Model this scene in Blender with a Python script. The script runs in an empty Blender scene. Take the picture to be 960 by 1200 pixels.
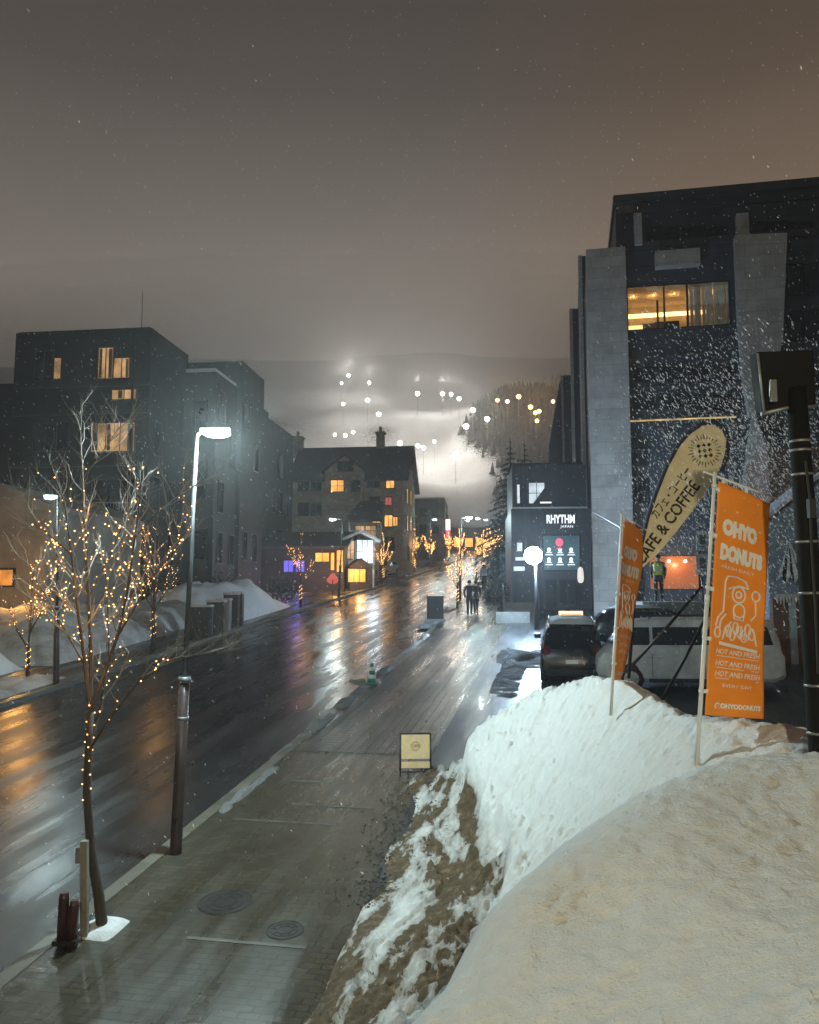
import bpy, bmesh, math, random
import numpy as np
from mathutils import Vector, noise as mn

random.seed(7)
SC = bpy.context.scene
COL = SC.collection
R = math.radians
# ------------------------------------------------------------------ survey
EYE = 4.6                      # eye height above the pavement level at the camera's foot
FOC = 962.0
PITCH = math.atan(100 / 962.0)
AZ = math.atan(187 / 958.2)    # azimuth of the street
SLOPE = 0.0888                 # the street climbs
CT, ST = math.cos(PITCH), math.sin(PITCH)
SA, CA = math.sin(AZ), math.cos(AZ)

def ray(px, py):
    v = 600 - py
    return Vector((px - 480, FOC * CT - v * ST, FOC * ST + v * CT))
def sc(x, y): return x * SA + y * CA, x * CA - y * SA          # along / across the street
def xy(s, c): return s * SA + c * CA, s * CA - c * SA
def gs(s):                                                      # pavement level
    if s <= 175: return SLOPE * s
    return SLOPE * 175 + 0.02 * (s - 175)
def gz(x, y): return gs(sc(x, y)[0])
def G(px, py, dz=0.0):
    r = ray(px, py); s, c = sc(r.x, r.y)
    t = (EYE - dz) / (SLOPE * s - r.z)
    return Vector((r.x * t, r.y * t, EYE + r.z * t))
def P(px, py, d):
    r = ray(px, py); t = d / r.y
    return Vector((r.x * t, d, EYE + r.z * t))
def ground(x, y, dz=0): return Vector((x, y, gz(x, y) + dz))
def SCp(s, c, dz=0):
    x, y = xy(s, c); return Vector((x, y, gs(s) + dz))

# ------------------------------------------------------------------ materials
def nodes(m):
    m.use_nodes = True
    nt = m.node_tree; nt.nodes.clear()
    out = nt.nodes.new('ShaderNodeOutputMaterial')
    b = nt.nodes.new('ShaderNodeBsdfPrincipled')
    nt.links.new(b.outputs[0], out.inputs[0])
    return nt, b, out
def c4(c): return (c[0], c[1], c[2], 1.0)
def mul(c, k): return tuple(min(1, x * k) for x in c)
def coord(nt, scale=(1, 1, 1), kind='UV', rot=0):
    tc = nt.nodes.new('ShaderNodeTexCoord'); mp = nt.nodes.new('ShaderNodeMapping')
    mp.inputs['Scale'].default_value = scale; mp.inputs['Rotation'].default_value = (0, 0, rot)
    nt.links.new(tc.outputs[kind], mp.inputs[0]); return mp.outputs[0]
def tnoise(nt, vec, scale, detail=4, rough=0.6):
    n = nt.nodes.new('ShaderNodeTexNoise'); n.inputs['Scale'].default_value = scale
    n.inputs['Detail'].default_value = detail; n.inputs['Roughness'].default_value = rough
    nt.links.new(vec, n.inputs['Vector']); return n.outputs['Fac']
def ramp(nt, fac, stops):
    r = nt.nodes.new('ShaderNodeValToRGB'); nt.links.new(fac, r.inputs[0])
    e = r.color_ramp.elements
    while len(e) < len(stops): e.new(0.5)
    for i, (p, c) in enumerate(stops):
        e[i].position = p; e[i].color = c4(c) if not isinstance(c, (int, float)) else (c, c, c, 1)
    return r.outputs[0]
def mixc(nt, fac, a, b, blend='MIX'):
    m = nt.nodes.new('ShaderNodeMix'); m.data_type = 'RGBA'; m.blend_type = blend
    for s, v in ((m.inputs[0], fac), (m.inputs[6], a), (m.inputs[7], b)):
        if isinstance(v, (int, float)): s.default_value = v
        elif isinstance(v, tuple): s.default_value = c4(v)
        else: nt.links.new(v, s)
    return m.outputs[2]
def bumpn(nt, b, h, strength, dist, prev=None):
    n = nt.nodes.new('ShaderNodeBump'); n.inputs['Strength'].default_value = strength
    n.inputs['Distance'].default_value = dist; nt.links.new(h, n.inputs['Height'])
    if prev: nt.links.new(prev, n.inputs['Normal'])
    nt.links.new(n.outputs[0], b.inputs['Normal']); return n.outputs[0]

MATS = {}
def pm(name, col, rough=0.6, var=0.25, scale=3, bump=0.2, metal=0.0, kind='Object', fine=30):
    if name in MATS: return MATS[name]
    m = bpy.data.materials.new(name); nt, b, o = nodes(m)
    v = coord(nt, kind=kind)
    n = tnoise(nt, v, scale)
    nt.links.new(ramp(nt, n, [(0.3, mul(col, 1 - var)), (0.7, mul(col, 1 + var))]), b.inputs['Base Color'])
    nt.links.new(ramp(nt, n, [(0.3, max(0.03, rough - 0.1)), (0.7, min(1, rough + 0.1))]), b.inputs['Roughness'])
    b.inputs['Metallic'].default_value = metal
    if bump: bumpn(nt, b, tnoise(nt, v, fine, 3), bump, 0.01)
    MATS[name] = m; return m
def em(name, col, strength, sample=True, var=0.0, scale=2.0):
    if name in MATS: return MATS[name]
    m = bpy.data.materials.new(name); nt, b, o = nodes(m)
    b.inputs['Base Color'].default_value = c4(mul(col, 0.3)); b.inputs['Roughness'].default_value = 0.3
    b.inputs['Emission Strength'].default_value = strength
    if var:
        n = tnoise(nt, coord(nt, kind='UV'), scale, 3)
        nt.links.new(ramp(nt, n, [(0.3, mul(col, 1 - var)), (0.65, col)]), b.inputs['Emission Color'])
    else: b.inputs['Emission Color'].default_value = c4(col)
    if not sample: m.cycles.emission_sampling = 'NONE'
    MATS[name] = m; return m

def panel_mat(name, col, w, h, gap, rough=0.5, var=0.25, off=0.5, bump=0.5, mortar=0.5):
    m = bpy.data.materials.new(name); nt, b, o = nodes(m)
    v = coord(nt)
    br = nt.nodes.new('ShaderNodeTexBrick'); nt.links.new(v, br.inputs['Vector'])
    br.offset = off; br.inputs['Scale'].default_value = 1; br.inputs['Brick Width'].default_value = w
    br.inputs['Row Height'].default_value = h; br.inputs['Mortar Size'].default_value = gap
    br.inputs['Color1'].default_value = c4(mul(col, 1 - var)); br.inputs['Color2'].default_value = c4(mul(col, 1 + var))
    br.inputs['Mortar'].default_value = c4(mul(col, mortar))
    n = tnoise(nt, v, 1.3, 6)
    cc = mixc(nt, 0.5, br.outputs['Color'], ramp(nt, n, [(0.3, mul(col, 0.6)), (0.7, mul(col, 1.4))]))
    nt.links.new(cc, b.inputs['Base Color'])
    nt.links.new(ramp(nt, n, [(0.3, rough - 0.12), (0.7, min(1, rough + 0.15))]), b.inputs['Roughness'])
    inv = nt.nodes.new('ShaderNodeMath'); inv.operation = 'SUBTRACT'; inv.inputs[0].default_value = 1
    nt.links.new(br.outputs['Fac'], inv.inputs[1])
    p = bumpn(nt, b, inv.outputs[0], bump, 0.01)
    bumpn(nt, b, tnoise(nt, v, 25, 3), 0.15, 0.01, p)
    MATS[name] = m; return m

def snow_mat(name, tint=(0.80, 0.82, 0.85), coarse=0.5, fine=0.4, dirt=0.0, attr=False, s1=5.0, s2=40.0, dcol=(0.13, 0.090, 0.052), gain=1.0):
    m = bpy.data.materials.new(name); nt, b, o = nodes(m)
    v = coord(nt, kind='Object')
    n1 = tnoise(nt, v, s1, 6, 0.65); n2 = tnoise(nt, v, s2, 4, 0.7)
    col = ramp(nt, n1, [(0.25, mul(tint, 0.88)), (0.7, tint)])
    if dirt:
        d = ramp(nt, tnoise(nt, v, 1.2, 6, 0.7), [(0.62 - dirt * 0.25, 0.0), (0.8 - dirt * 0.1, 1.0)])
        col = mixc(nt, d, col, (0.25, 0.23, 0.2))
    if attr:
        at = nt.nodes.new('ShaderNodeAttribute'); at.attribute_name = 'dirt'
        nn = nt.nodes.new('ShaderNodeMath'); nn.operation = 'ADD'
        nt.links.new(at.outputs['Fac'], nn.inputs[0])
        m2_ = nt.nodes.new('ShaderNodeMapping'); m2_.inputs['Scale'].default_value = (1.0, 0.38, 0.6)
        nt.links.new(coord(nt, (1, 1, 1), 'Object', AZ), m2_.inputs[0])
        st = tnoise(nt, m2_.outputs[0], 2.4, 7, 0.60)
        nt.links.new(st, nn.inputs[1])
        f = ramp(nt, nn.outputs[0], [(0.80, 0.0), (0.92, 0.30), (1.02, 0.72), (1.14, 1.0)])
        dc = ramp(nt, n1, [(0.3, mul(dcol, 0.55)), (0.55, dcol), (0.75, mul(dcol, 2.4))])
        col = mixc(nt, f, col, dc)
    nt.links.new(col, b.inputs['Base Color'])
    b.inputs['Roughness'].default_value = 0.75
    b.inputs['Specular IOR Level'].default_value = 0.25
    p = bumpn(nt, b, n1, coarse, 0.06 * gain)
    bumpn(nt, b, n2, fine, 0.02 * gain, p)
    MATS[name] = m; return m

# ------------------------------------------------------------------ mesh builder
ORIG = {}
class MB:
    def __init__(self): self.bm = bmesh.new(); self.ms = []
    def face(self, pts, mi=0):
        vs = [self.bm.verts.new(p) for p in pts]
        f = self.bm.faces.new(vs); f.material_index = mi; return f
    def obox(self, c, ax, ay, az, mi=0):
        c = Vector(c); ax = Vector(ax); ay = Vector(ay); az = Vector(az)
        vs = [self.bm.verts.new(c + ax * i + ay * j + az * k) for k in (-1, 1) for j in (-1, 1) for i in (-1, 1)]
        for q in ((0, 2, 3, 1), (4, 5, 7, 6), (0, 1, 5, 4), (2, 6, 7, 3), (0, 4, 6, 2), (1, 3, 7, 5)):
            f = self.bm.faces.new([vs[i] for i in q]); f.material_index = mi
        return vs
    def box(self, x0, x1, y0, y1, z0, z1, mi=0):
        return self.obox(((x0 + x1) / 2, (y0 + y1) / 2, (z0 + z1) / 2), ((x1 - x0) / 2, 0, 0), (0, (y1 - y0) / 2, 0), (0, 0, (z1 - z0) / 2), mi)
    def tube(self, pts, rad, n=8, cap=True, mi=0):
        pts = [Vector(p) for p in pts]
        if not hasattr(rad, '__len__'): rad = [rad] * len(pts)
        d0 = (pts[1] - pts[0]).normalized()
        ref = Vector((1, 0, 0)) if abs(d0.x) < 0.9 else Vector((0, 1, 0))
        a = d0.cross(ref).normalized(); rings = []
        for i, p in enumerate(pts):
            d = (pts[min(i + 1, len(pts) - 1)] - pts[max(i - 1, 0)])
            d = d.normalized() if d.length > 1e-9 else d0
            a = (a - d * a.dot(d));  a = a.normalized() if a.length > 1e-6 else d.orthogonal().normalized()
            bb = d.cross(a)
            rings.append([self.bm.verts.new(p + (a * math.cos(2 * math.pi * k / n) + bb * math.sin(2 * math.pi * k / n)) * rad[i]) for k in range(n)])
        for r0, r1 in zip(rings, rings[1:]):
            for k in range(n):
                f = self.bm.faces.new((r0[k], r0[(k + 1) % n], r1[(k + 1) % n], r1[k])); f.material_index = mi; f.smooth = n > 5
        if cap:
            self.bm.faces.new(rings[0][::-1]).material_index = mi; self.bm.faces.new(rings[-1]).material_index = mi
    def prism(self, poly, d, mi=0):
        """poly: list of 3-D points (planar), d: extrusion vector"""
        d = Vector(d); a = [self.bm.verts.new(p) for p in poly]; b = [self.bm.verts.new(Vector(p) + d) for p in poly]
        n = len(a)
        self.bm.faces.new(a).material_index = mi; self.bm.faces.new(b[::-1]).material_index = mi
        for i in range(n):
            self.bm.faces.new((a[i], b[i], b[(i + 1) % n], a[(i + 1) % n])).material_index = mi
    def octa(self, c, r, mi=0):
        c = Vector(c)
        v = [self.bm.verts.new(c + Vector(q) * r) for q in ((1, 0, 0), (-1, 0, 0), (0, 1, 0), (0, -1, 0), (0, 0, 1), (0, 0, -1))]
        for q in ((0, 2, 4), (2, 1, 4), (1, 3, 4), (3, 0, 4), (2, 0, 5), (1, 2, 5), (3, 1, 5), (0, 3, 5)):
            self.bm.faces.new([v[i] for i in q]).material_index = mi
    def ball(self, c, r, sub=2, sq=(1, 1, 1), mi=0):
        res = bmesh.ops.create_icosphere(self.bm, subdivisions=sub, radius=1.0)
        for v in res['verts']:
            v.co = Vector((v.co.x * r * sq[0], v.co.y * r * sq[1], v.co.z * r * sq[2])) + Vector(c)
        for f in {f for v in res['verts'] for f in v.link_faces}: f.smooth = True; f.material_index = mi
    def lathe(self, c, prof, n=16, mi=0, smooth=True):
        c = Vector(c); rings = []
        for r, z in prof:
            rings.append([self.bm.verts.new(c + Vector((r * math.cos(2 * math.pi * k / n), r * math.sin(2 * math.pi * k / n), z))) for k in range(n)])
        for r0, r1 in zip(rings, rings[1:]):
            for k in range(n):
                f = self.bm.faces.new((r0[k], r0[(k + 1) % n], r1[(k + 1) % n], r1[k])); f.smooth = smooth; f.material_index = mi
        self.bm.faces.new(rings[0][::-1]); self.bm.faces.new(rings[-1])
    def grid(self, fn, nu, nv, mi=0, smooth=True):
        vs = [[self.bm.verts.new(fn(i / nu, j / nv)) for j in range(nv + 1)] for i in range(nu + 1)]
        for i in range(nu):
            for j in range(nv):
                f = self.bm.faces.new((vs[i][j], vs[i + 1][j], vs[i + 1][j + 1], vs[i][j + 1])); f.smooth = smooth; f.material_index = mi
        return vs
    def build(self, name, mat, parent=None, at=None, bevel=0, fixn=True):
        bm = self.bm
        if fixn: bmesh.ops.recalc_face_normals(bm, faces=bm.faces[:])
        uv = bm.loops.layers.uv.new('UVMap')
        for f in bm.faces:
            n = f.normal
            if abs(n.z) < 0.75:
                t = Vector((-n.y, n.x, 0)); t = t.normalized() if t.length > 1e-6 else Vector((1, 0, 0))
                for l in f.loops: l[uv].uv = (l.vert.co.dot(t), l.vert.co.z)
            else:
                for l in f.loops:
                    s, c = sc(l.vert.co.x, l.vert.co.y); l[uv].uv = (c, s)
        o0 = ORIG[parent.name] if parent else (Vector(at) if at is not None else Vector((0, 0, 0)))
        for v in bm.verts: v.co -= o0
        me = bpy.data.meshes.new(name); bm.to_mesh(me); bm.free()
        for m in (mat if isinstance(mat, (list, tuple)) else [mat]): me.materials.append(m)
        o = bpy.data.objects.new(name, me); COL.objects.link(o)
        if parent: o.parent = parent
        else: o.location = o0
        ORIG[o.name] = o0
        if bevel:
            md = o.modifiers.new('bevel', 'BEVEL'); md.width = bevel; md.segments = 2; md.limit_method = 'ANGLE'
        return o

def tag(o, label=None, cat=None, group=None, kind=None):
    if label: o['label'] = label
    if cat: o['category'] = cat
    if group: o['group'] = group
    if kind: o['kind'] = kind
    return o
def thing(name, label, cat, loc, group=None):
    o = bpy.data.objects.new(name, None); COL.objects.link(o); o.location = loc; o.empty_display_size = 0.2
    ORIG[o.name] = Vector(loc); return tag(o, label, cat, group)
def copy_tree(o, parent=None):
    c = o.copy(); COL.objects.link(c)
    if parent: c.parent = parent
    for ch in [x for x in bpy.data.objects if x.parent == o]: copy_tree(ch, c)
    return c
def dup(o, loc, rz=0, s=1.0, label=None, group=None):
    c = copy_tree(o); c.location = loc; c.rotation_euler = (0, 0, rz); c.scale = (s, s, s)
    if label: c['label'] = label
    if group: c['group'] = group
    return c
def light(name, kind, loc, power, col, radius=0.1, target=None, angle=150, blend=0.5):
    l = bpy.data.lights.new(name, kind); l.energy = power; l.color = col; l.shadow_soft_size = radius
    if kind == 'SPOT': l.spot_size = R(angle); l.spot_blend = blend
    o = bpy.data.objects.new(name, l); COL.objects.link(o); o.location = loc
    if target is not None: o.rotation_euler = (Vector(target) - Vector(loc)).to_track_quat('-Z', 'Y').to_euler()
    return o
def text_verts(body, size, align='CENTER', spacing=1.0, bold=0.0):
    cu = bpy.data.curves.new('t', 'FONT'); cu.body = body; cu.size = size; cu.align_x = align; cu.space_character = spacing
    cu.offset = bold; cu.resolution_u = 3
    o = bpy.data.objects.new('t', cu); COL.objects.link(o)
    bpy.context.view_layer.update()
    me = bpy.data.meshes.new_from_object(o.evaluated_get(bpy.context.evaluated_depsgraph_get()))
    vs = [(v.co.x, v.co.y) for v in me.vertices]; fs = [tuple(p.vertices) for p in me.polygons]
    bpy.data.objects.remove(o); bpy.data.curves.remove(cu); bpy.data.meshes.remove(me)
    return vs, fs
def put_text(mb, body, size, fn, align='CENTER', spacing=1.0, bold=0.0, fit=None):
    vs, fs = text_verts(body, size, align, spacing, bold)
    if not vs: return
    if fit:
        xs = [v[0] for v in vs]; w = max(xs) - min(xs); k = fit / w; mid = (max(xs) + min(xs)) / 2
        vs = [((x - mid) * k, y) for x, y in vs]
    bv = [mb.bm.verts.new(fn(x, y)) for x, y in vs]
    for f in fs:
        try: mb.bm.faces.new([bv[i] for i in f])
        except ValueError: pass

class Fr:
    """A vertical facade plane: t runs to the viewer's right, z up, n out towards the street."""
    def __init__(s, org, az):
        s.o = Vector((org[0], org[1], 0)); s.u = Vector((math.cos(az), -math.sin(az), 0)); s.n = Vector((-math.sin(az), -math.cos(az), 0))
    def p(s, t, z, n=0.0): return s.o + s.u * t + s.n * n + Vector((0, 0, z))
    def at(s, px, py, n=0.0):
        r = ray(px, py); o = s.o + s.n * n
        k = (o - Vector((0, 0, EYE))).dot(s.n) / r.dot(s.n)
        q = Vector((0, 0, EYE)) + r * k
        return (q - o).dot(s.u), q.z
    def box(s, mb, t0, t1, z0, z1, n0, n1, mi=0):
        mb.obox(s.p((t0 + t1) / 2, (z0 + z1) / 2, (n0 + n1) / 2), s.u * (t1 - t0) / 2, s.n * (n1 - n0) / 2, Vector((0, 0, (z1 - z0) / 2)), mi)
    def pbox(s, mb, x0, y0, x1, y1, n0, n1, mi=0):
        t0, za = s.at(x0, (y0 + y1) / 2); t1, _ = s.at(x1, (y0 + y1) / 2)
        xm = (x0 + x1) / 2
        s.box(mb, t0, t1, s.at(xm, y1)[1], s.at(xm, y0)[1], n0, n1, mi)

# shared materials
M_metal_dark = pm('dark_painted_metal', (0.02, 0.018, 0.018), 0.4, metal=0.3)
M_metal_grey = pm('grey_metal', (0.25, 0.26, 0.27), 0.45, metal=0.6)
M_brownmetal = pm('brown_painted_metal', (0.045, 0.03, 0.028), 0.35)
M_white_plastic = pm('white_plastic', (0.75, 0.75, 0.74), 0.4, var=0.05, bump=0)
M_black = pm('black_rubber', (0.012, 0.012, 0.013), 0.7)
M_concrete = pm('concrete', (0.17, 0.165, 0.15), 0.75, var=0.3, scale=2, kind='Object', fine=60)
M_wood = pm('weathered_wood', (0.22, 0.20, 0.16), 0.8, scale=5)
M_glass = pm('dark_window_glass', (0.012, 0.016, 0.022), 0.08, bump=0)
M_frame = pm('dark_window_frame', (0.018, 0.018, 0.02), 0.4)
M_bark = pm('bark', (0.05, 0.036, 0.026), 0.85, scale=8, bump=0.5, fine=40)
M_frost = pm('frosted_bark', (0.24, 0.22, 0.19), 0.8, scale=6, bump=0.3)
M_snow = snow_mat('packed_snow', (0.74, 0.76, 0.78))
M_snow_dirty = snow_mat('dirty_snow', (0.55, 0.55, 0.54), dirt=0.8)
M_bulb = em('warm_bulb', (1.0, 0.46, 0.14), 6.0, sample=False)
M_bulb_far = em('far_warm_bulb', (1.0, 0.48, 0.13), 8.0, sample=False)
M_lamp_white = em('cool_lamp_lens', (0.80, 1.0, 0.98), 40.0, sample=False)
M_win_warm = em('warm_window', (1.0, 0.50, 0.16), 1.0, var=0.75, scale=1.6)
M_win_dim = em('dim_window', (1.0, 0.56, 0.22), 0.70, var=0.92, scale=1.1)
M_win_white = em('white_window', (0.75, 0.9, 1.0), 1.0, var=0.5, scale=1.5)
M_letter = em('lit_white_letters', (0.85, 0.93, 1.0), 1.4, sample=False)

# ------------------------------------------------------------------ sky, camera, render settings
w = bpy.data.worlds.new('World'); SC.world = w; w.use_nodes = True
nt = w.node_tree; nt.nodes.clear()
wo = nt.nodes.new('ShaderNodeOutputWorld'); bg = nt.nodes.new('ShaderNodeBackground'); nt.links.new(bg.outputs[0], wo.inputs[0])
tc = nt.nodes.new('ShaderNodeTexCoord'); sp = nt.nodes.new('ShaderNodeSeparateXYZ'); nt.links.new(tc.outputs['Generated'], sp.inputs[0])
cl = tnoise(nt, coord(nt, (1.2, 1.2, 3.0), 'Generated'), 2.2, 5, 0.55)
ad = nt.nodes.new('ShaderNodeMath'); ad.operation = 'MULTIPLY_ADD'
nt.links.new(cl, ad.inputs[0]); ad.inputs[1].default_value = 0.05; nt.links.new(sp.outputs['Z'], ad.inputs[2])
sky = ramp(nt, ad.outputs[0], [(0.05, (0.46, 0.40, 0.335)), (0.25, (0.43, 0.372, 0.315)), (0.35, (0.345, 0.297, 0.257)), (0.45, (0.215, 0.185, 0.164)), (0.56, (0.098, 0.083, 0.076)), (0.72, (0.046, 0.039, 0.037)), (1.0, (0.02, 0.0175, 0.017))])
side = ramp(nt, sp.outputs['X'], [(0.05, (1.0, 1.0, 1.0)), (0.28, (1.20, 1.0, 0.78))])
sky2 = mixc(nt, 1.0, sky, side, 'MULTIPLY')
back = ramp(nt, sp.outputs['Y'], [(0.0, (0.30, 0.30, 0.31)), (0.55, (1.0, 1.0, 1.0))])   # the glow comes from the lit valley ahead
sky2 = mixc(nt, 1.0, sky2, back, 'MULTIPLY')
nt.links.new(sky2, bg.inputs['Color']); bg.inputs['Strength'].default_value = 0.8

cam = bpy.data.cameras.new('camera'); cam.sensor_fit = 'VERTICAL'; cam.sensor_height = 36; cam.sensor_width = 36 * 0.8
cam.lens = FOC / 1200 * 36; cam.clip_end = 3000; cam.clip_start = 0.05
co = bpy.data.objects.new('camera', cam); COL.objects.link(co); co.location = (0, 0, EYE); co.rotation_euler = (math.pi / 2 + PITCH, 0, 0)
SC.camera = co
SC.view_settings.view_transform = 'Standard'; SC.view_settings.look = 'None'; SC.view_settings.exposure = 0; SC.view_settings.gamma = 1
SC.render.engine = 'CYCLES'; SC.cycles.use_denoising = True; SC.cycles.max_bounces = 6; SC.cycles.diffuse_bounces = 2; SC.cycles.glossy_bounces = 3
SC.cycles.transmission_bounces = 4; SC.cycles.volume_bounces = 0; SC.cycles.sample_clamp_indirect = 3.0
SC.cycles.volume_bounces = 2
SC.cycles.caustics_reflective = False; SC.cycles.caustics_refractive = False

# ------------------------------------------------------------------ haze
HAZE = 0.0011
hb = MB(); hb.box(-500, 500, -62, 575, -16, 240)
mh = bpy.data.materials.new('haze_air'); mh.use_nodes = True; nt = mh.node_tree; nt.nodes.clear()
o_ = nt.nodes.new('ShaderNodeOutputMaterial'); pv = nt.nodes.new('ShaderNodeVolumePrincipled')
pv.inputs['Color'].default_value = (0.92, 0.93, 0.95, 1); pv.inputs['Density'].default_value = HAZE; pv.inputs['Anisotropy'].default_value = 0.65
nt.links.new(pv.outputs[0], o_.inputs['Volume'])
tag(hb.build('haze', mh), 'snowy night haze filling the valley', 'haze', kind='stuff')

mc = bpy.data.materials.new('cloud'); mc.use_nodes = True; nt = mc.node_tree; nt.nodes.clear()
o_ = nt.nodes.new('ShaderNodeOutputMaterial'); pv = nt.nodes.new('ShaderNodeVolumePrincipled')
pv.inputs['Color'].default_value = (0.95, 0.95, 0.95, 1); pv.inputs['Density'].default_value = 0.0024; pv.inputs['Anisotropy'].default_value = -0.1
nt.links.new(pv.outputs[0], o_.inputs['Volume'])
for rx, ry, rz in ((480, 130, 56), (455, 116, 46), (430, 102, 36), (405, 90, 27), (380, 78, 18)):  # nested shells of low cloud, added so the ridge fades into the sky
    mb_ = MB(); mb_.ball((15, 440, 118), 1.0, 4, (rx, ry, rz))
    tag(mb_.build('cloud', mc), 'bank of mist lying over the top of the ski mountain', 'cloud', 'layers of mist on the mountain top', kind='stuff')

# ------------------------------------------------------------------ street plan (s along, c across)
NK = [(-12, -5.9), (0, -5.9), (30, -5.9), (36, -6.15), (45, -6.6), (55, -7.2), (70, -8.2), (83, -9.1), (100, -10.3), (117, -11.5), (140, -12.8), (165, -13.8), (180, -14.3)]
FK = [(-12, -15.0), (0, -15.0), (40, -15.0), (52, -14.7), (64, -14.3), (77, -14.1), (90, -14.0), (105, -14.2), (118, -14.6), (140, -15.4), (165, -16.2), (180, -16.6)]
RK = [(-12, -2.45), (8, -2.45), (13, -2.65), (17, -2.8), (26, -2.84), (40, -2.8), (52, -3.2), (66, -4.4), (79, -5.5), (100, -7.6), (117, -9.2), (140, -10.6), (180, -12.2)]
def lin(T, s):
    return float(np.interp(s, [a for a, b in T], [b for a, b in T]))
cn = lambda s: lin(NK, s)
cf = lambda s: lin(FK, s)
cr = lambda s: lin(RK, s)
def strip(fa, fb, s0, s1, ds, dz, nc=6, wob=0.0):
    mb = MB(); n = max(1, int((s1 - s0) / ds))
    def fn(u, v):
        s = s0 + (s1 - s0) * u; a, b = fa(s), fb(s); c = a + (b - a) * v
        return SCp(s, c, dz)
    mb.grid(fn, n, nc); return mb

# ground
mg = MB()
ss = [-60, -30, 0, 40, 80, 120, 150, 175, 200, 240, 300, 400, 560]; cs = [-480, -200, -100, -50, -20, 0, 20, 50, 100, 200, 480]
vs = [[mg.bm.verts.new(SCp(s, c, -0.16)) for c in cs] for s in ss]
for i in range(len(ss) - 1):
    for j in range(len(cs) - 1): mg.bm.faces.new((vs[i][j], vs[i + 1][j], vs[i + 1][j + 1], vs[i][j + 1]))
M_ground = snow_mat('trampled_snow_ground', (0.42, 0.42, 0.42), dirt=0.9)
tag(mg.build('ground', M_ground), kind='structure')

def wet_mat(name, base, r0, r1, bump, bscale, brick=None, slush=0.0, bmix=0.55):
    m = bpy.data.materials.new(name); nt, b, o = nodes(m)
    v = coord(nt); vl = coord(nt, (1.0, 0.12, 1.0))
    n = tnoise(nt, v, 0.8, 6, 0.65); nl = tnoise(nt, vl, 1.6, 5, 0.6)
    col = ramp(nt, n, [(0.3, mul(base, 0.6)), (0.7, mul(base, 1.5))])
    if brick:
        br = nt.nodes.new('ShaderNodeTexBrick'); nt.links.new(v, br.inputs['Vector']); br.offset = 0.5
        br.inputs['Scale'].default_value = 1; br.inputs['Brick Width'].default_value = brick[0]; br.inputs['Row Height'].default_value = brick[1]
        br.inputs['Mortar Size'].default_value = brick[2]; br.inputs['Color1'].default_value = c4(mul(base, 0.7)); br.inputs['Color2'].default_value = c4(mul(base, 1.4)); br.inputs['Mortar'].default_value = c4(mul(base, 0.35))
        col = mixc(nt, bmix, col, br.outputs['Color'])
    if slush:
        sl = ramp(nt, nl, [(0.60 - slush * 0.1, 0.0), (0.85, 0.5)])
        col = mixc(nt, sl, col, (0.16, 0.16, 0.155))
    nt.links.new(col, b.inputs['Base Color'])
    nt.links.new(ramp(nt, nl, [(0.36, r0), (0.66, r1)]), b.inputs['Roughness'])
    b.inputs['Specular IOR Level'].default_value = 0.6
    p = bumpn(nt, b, tnoise(nt, v, bscale, 3, 0.6), bump, 0.008)
    if brick:
        inv = nt.nodes.new('ShaderNodeMath'); inv.operation = 'SUBTRACT'; inv.inputs[0].default_value = 1
        nt.links.new(br.outputs['Fac'], inv.inputs[1]); p = bumpn(nt, b, inv.outputs[0], 0.7, 0.008, p)
    bumpn(nt, b, tnoise(nt, v, 2.5, 3), 0.15, 0.03, p)
    MATS[name] = m; return m
M_asphalt = wet_mat('wet_asphalt', (0.028, 0.028, 0.028), 0.13, 0.42, 0.30, 45, slush=0.5)
M_paver = wet_mat('wet_pavers', (0.050, 0.043, 0.028), 0.12, 0.50, 0.36, 60, brick=(0.21, 0.105, 0.009), bmix=0.6)
M_lot = wet_mat('slushy_asphalt', (0.035, 0.036, 0.038), 0.25, 0.6, 0.4, 20, slush=1.2)
tag(strip(cf, cn, -12, 180, 1.0, -0.12, 10).build('road', M_asphalt), kind='structure')
tag(strip(lambda s: cn(s) + 0.2, cr, -12, 180, 1.0, 0.0, 6).build('pavement', M_paver), kind='structure')
tag(strip(lambda s: cf(s) - 3.4, lambda s: cf(s) - 0.2, -12, 180, 1.0, 0.0, 4).build('far_pavement', M_paver), kind='structure')
tag(strip(cr, lambda s: 34.0, 6, 60, 2.0, -0.006, 12).build('parking_lot', M_lot), kind='structure')
def kerb(fa, fb, nm):
    mb = MB(); s0, s1, n = -12.0, 180.0, 96
    prev = None
    for i in range(n + 1):
        s = s0 + (s1 - s0) * i / n
        ring = [mb.bm.verts.new(SCp(s, c, z)) for c, z in ((fa(s), -0.13), (fa(s), 0.006), (fb(s), 0.006), (fb(s), -0.13))]
        if prev:
            for k in range(3): mb.bm.faces.new((prev[k], ring[k], ring[k + 1], prev[k + 1]))
        prev = ring
    tag(mb.build(nm, M_concrete_wet), kind='structure')
M_concrete_wet = wet_mat('wet_concrete', (0.13, 0.12, 0.095), 0.3, 0.6, 0.2, 50, brick=(5.0, 0.6, 0.012))
kerb(cn, lambda s: cn(s) + 0.2, 'kerb'); kerb(lambda s: cf(s) - 0.2, cf, 'far_kerb')
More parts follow.
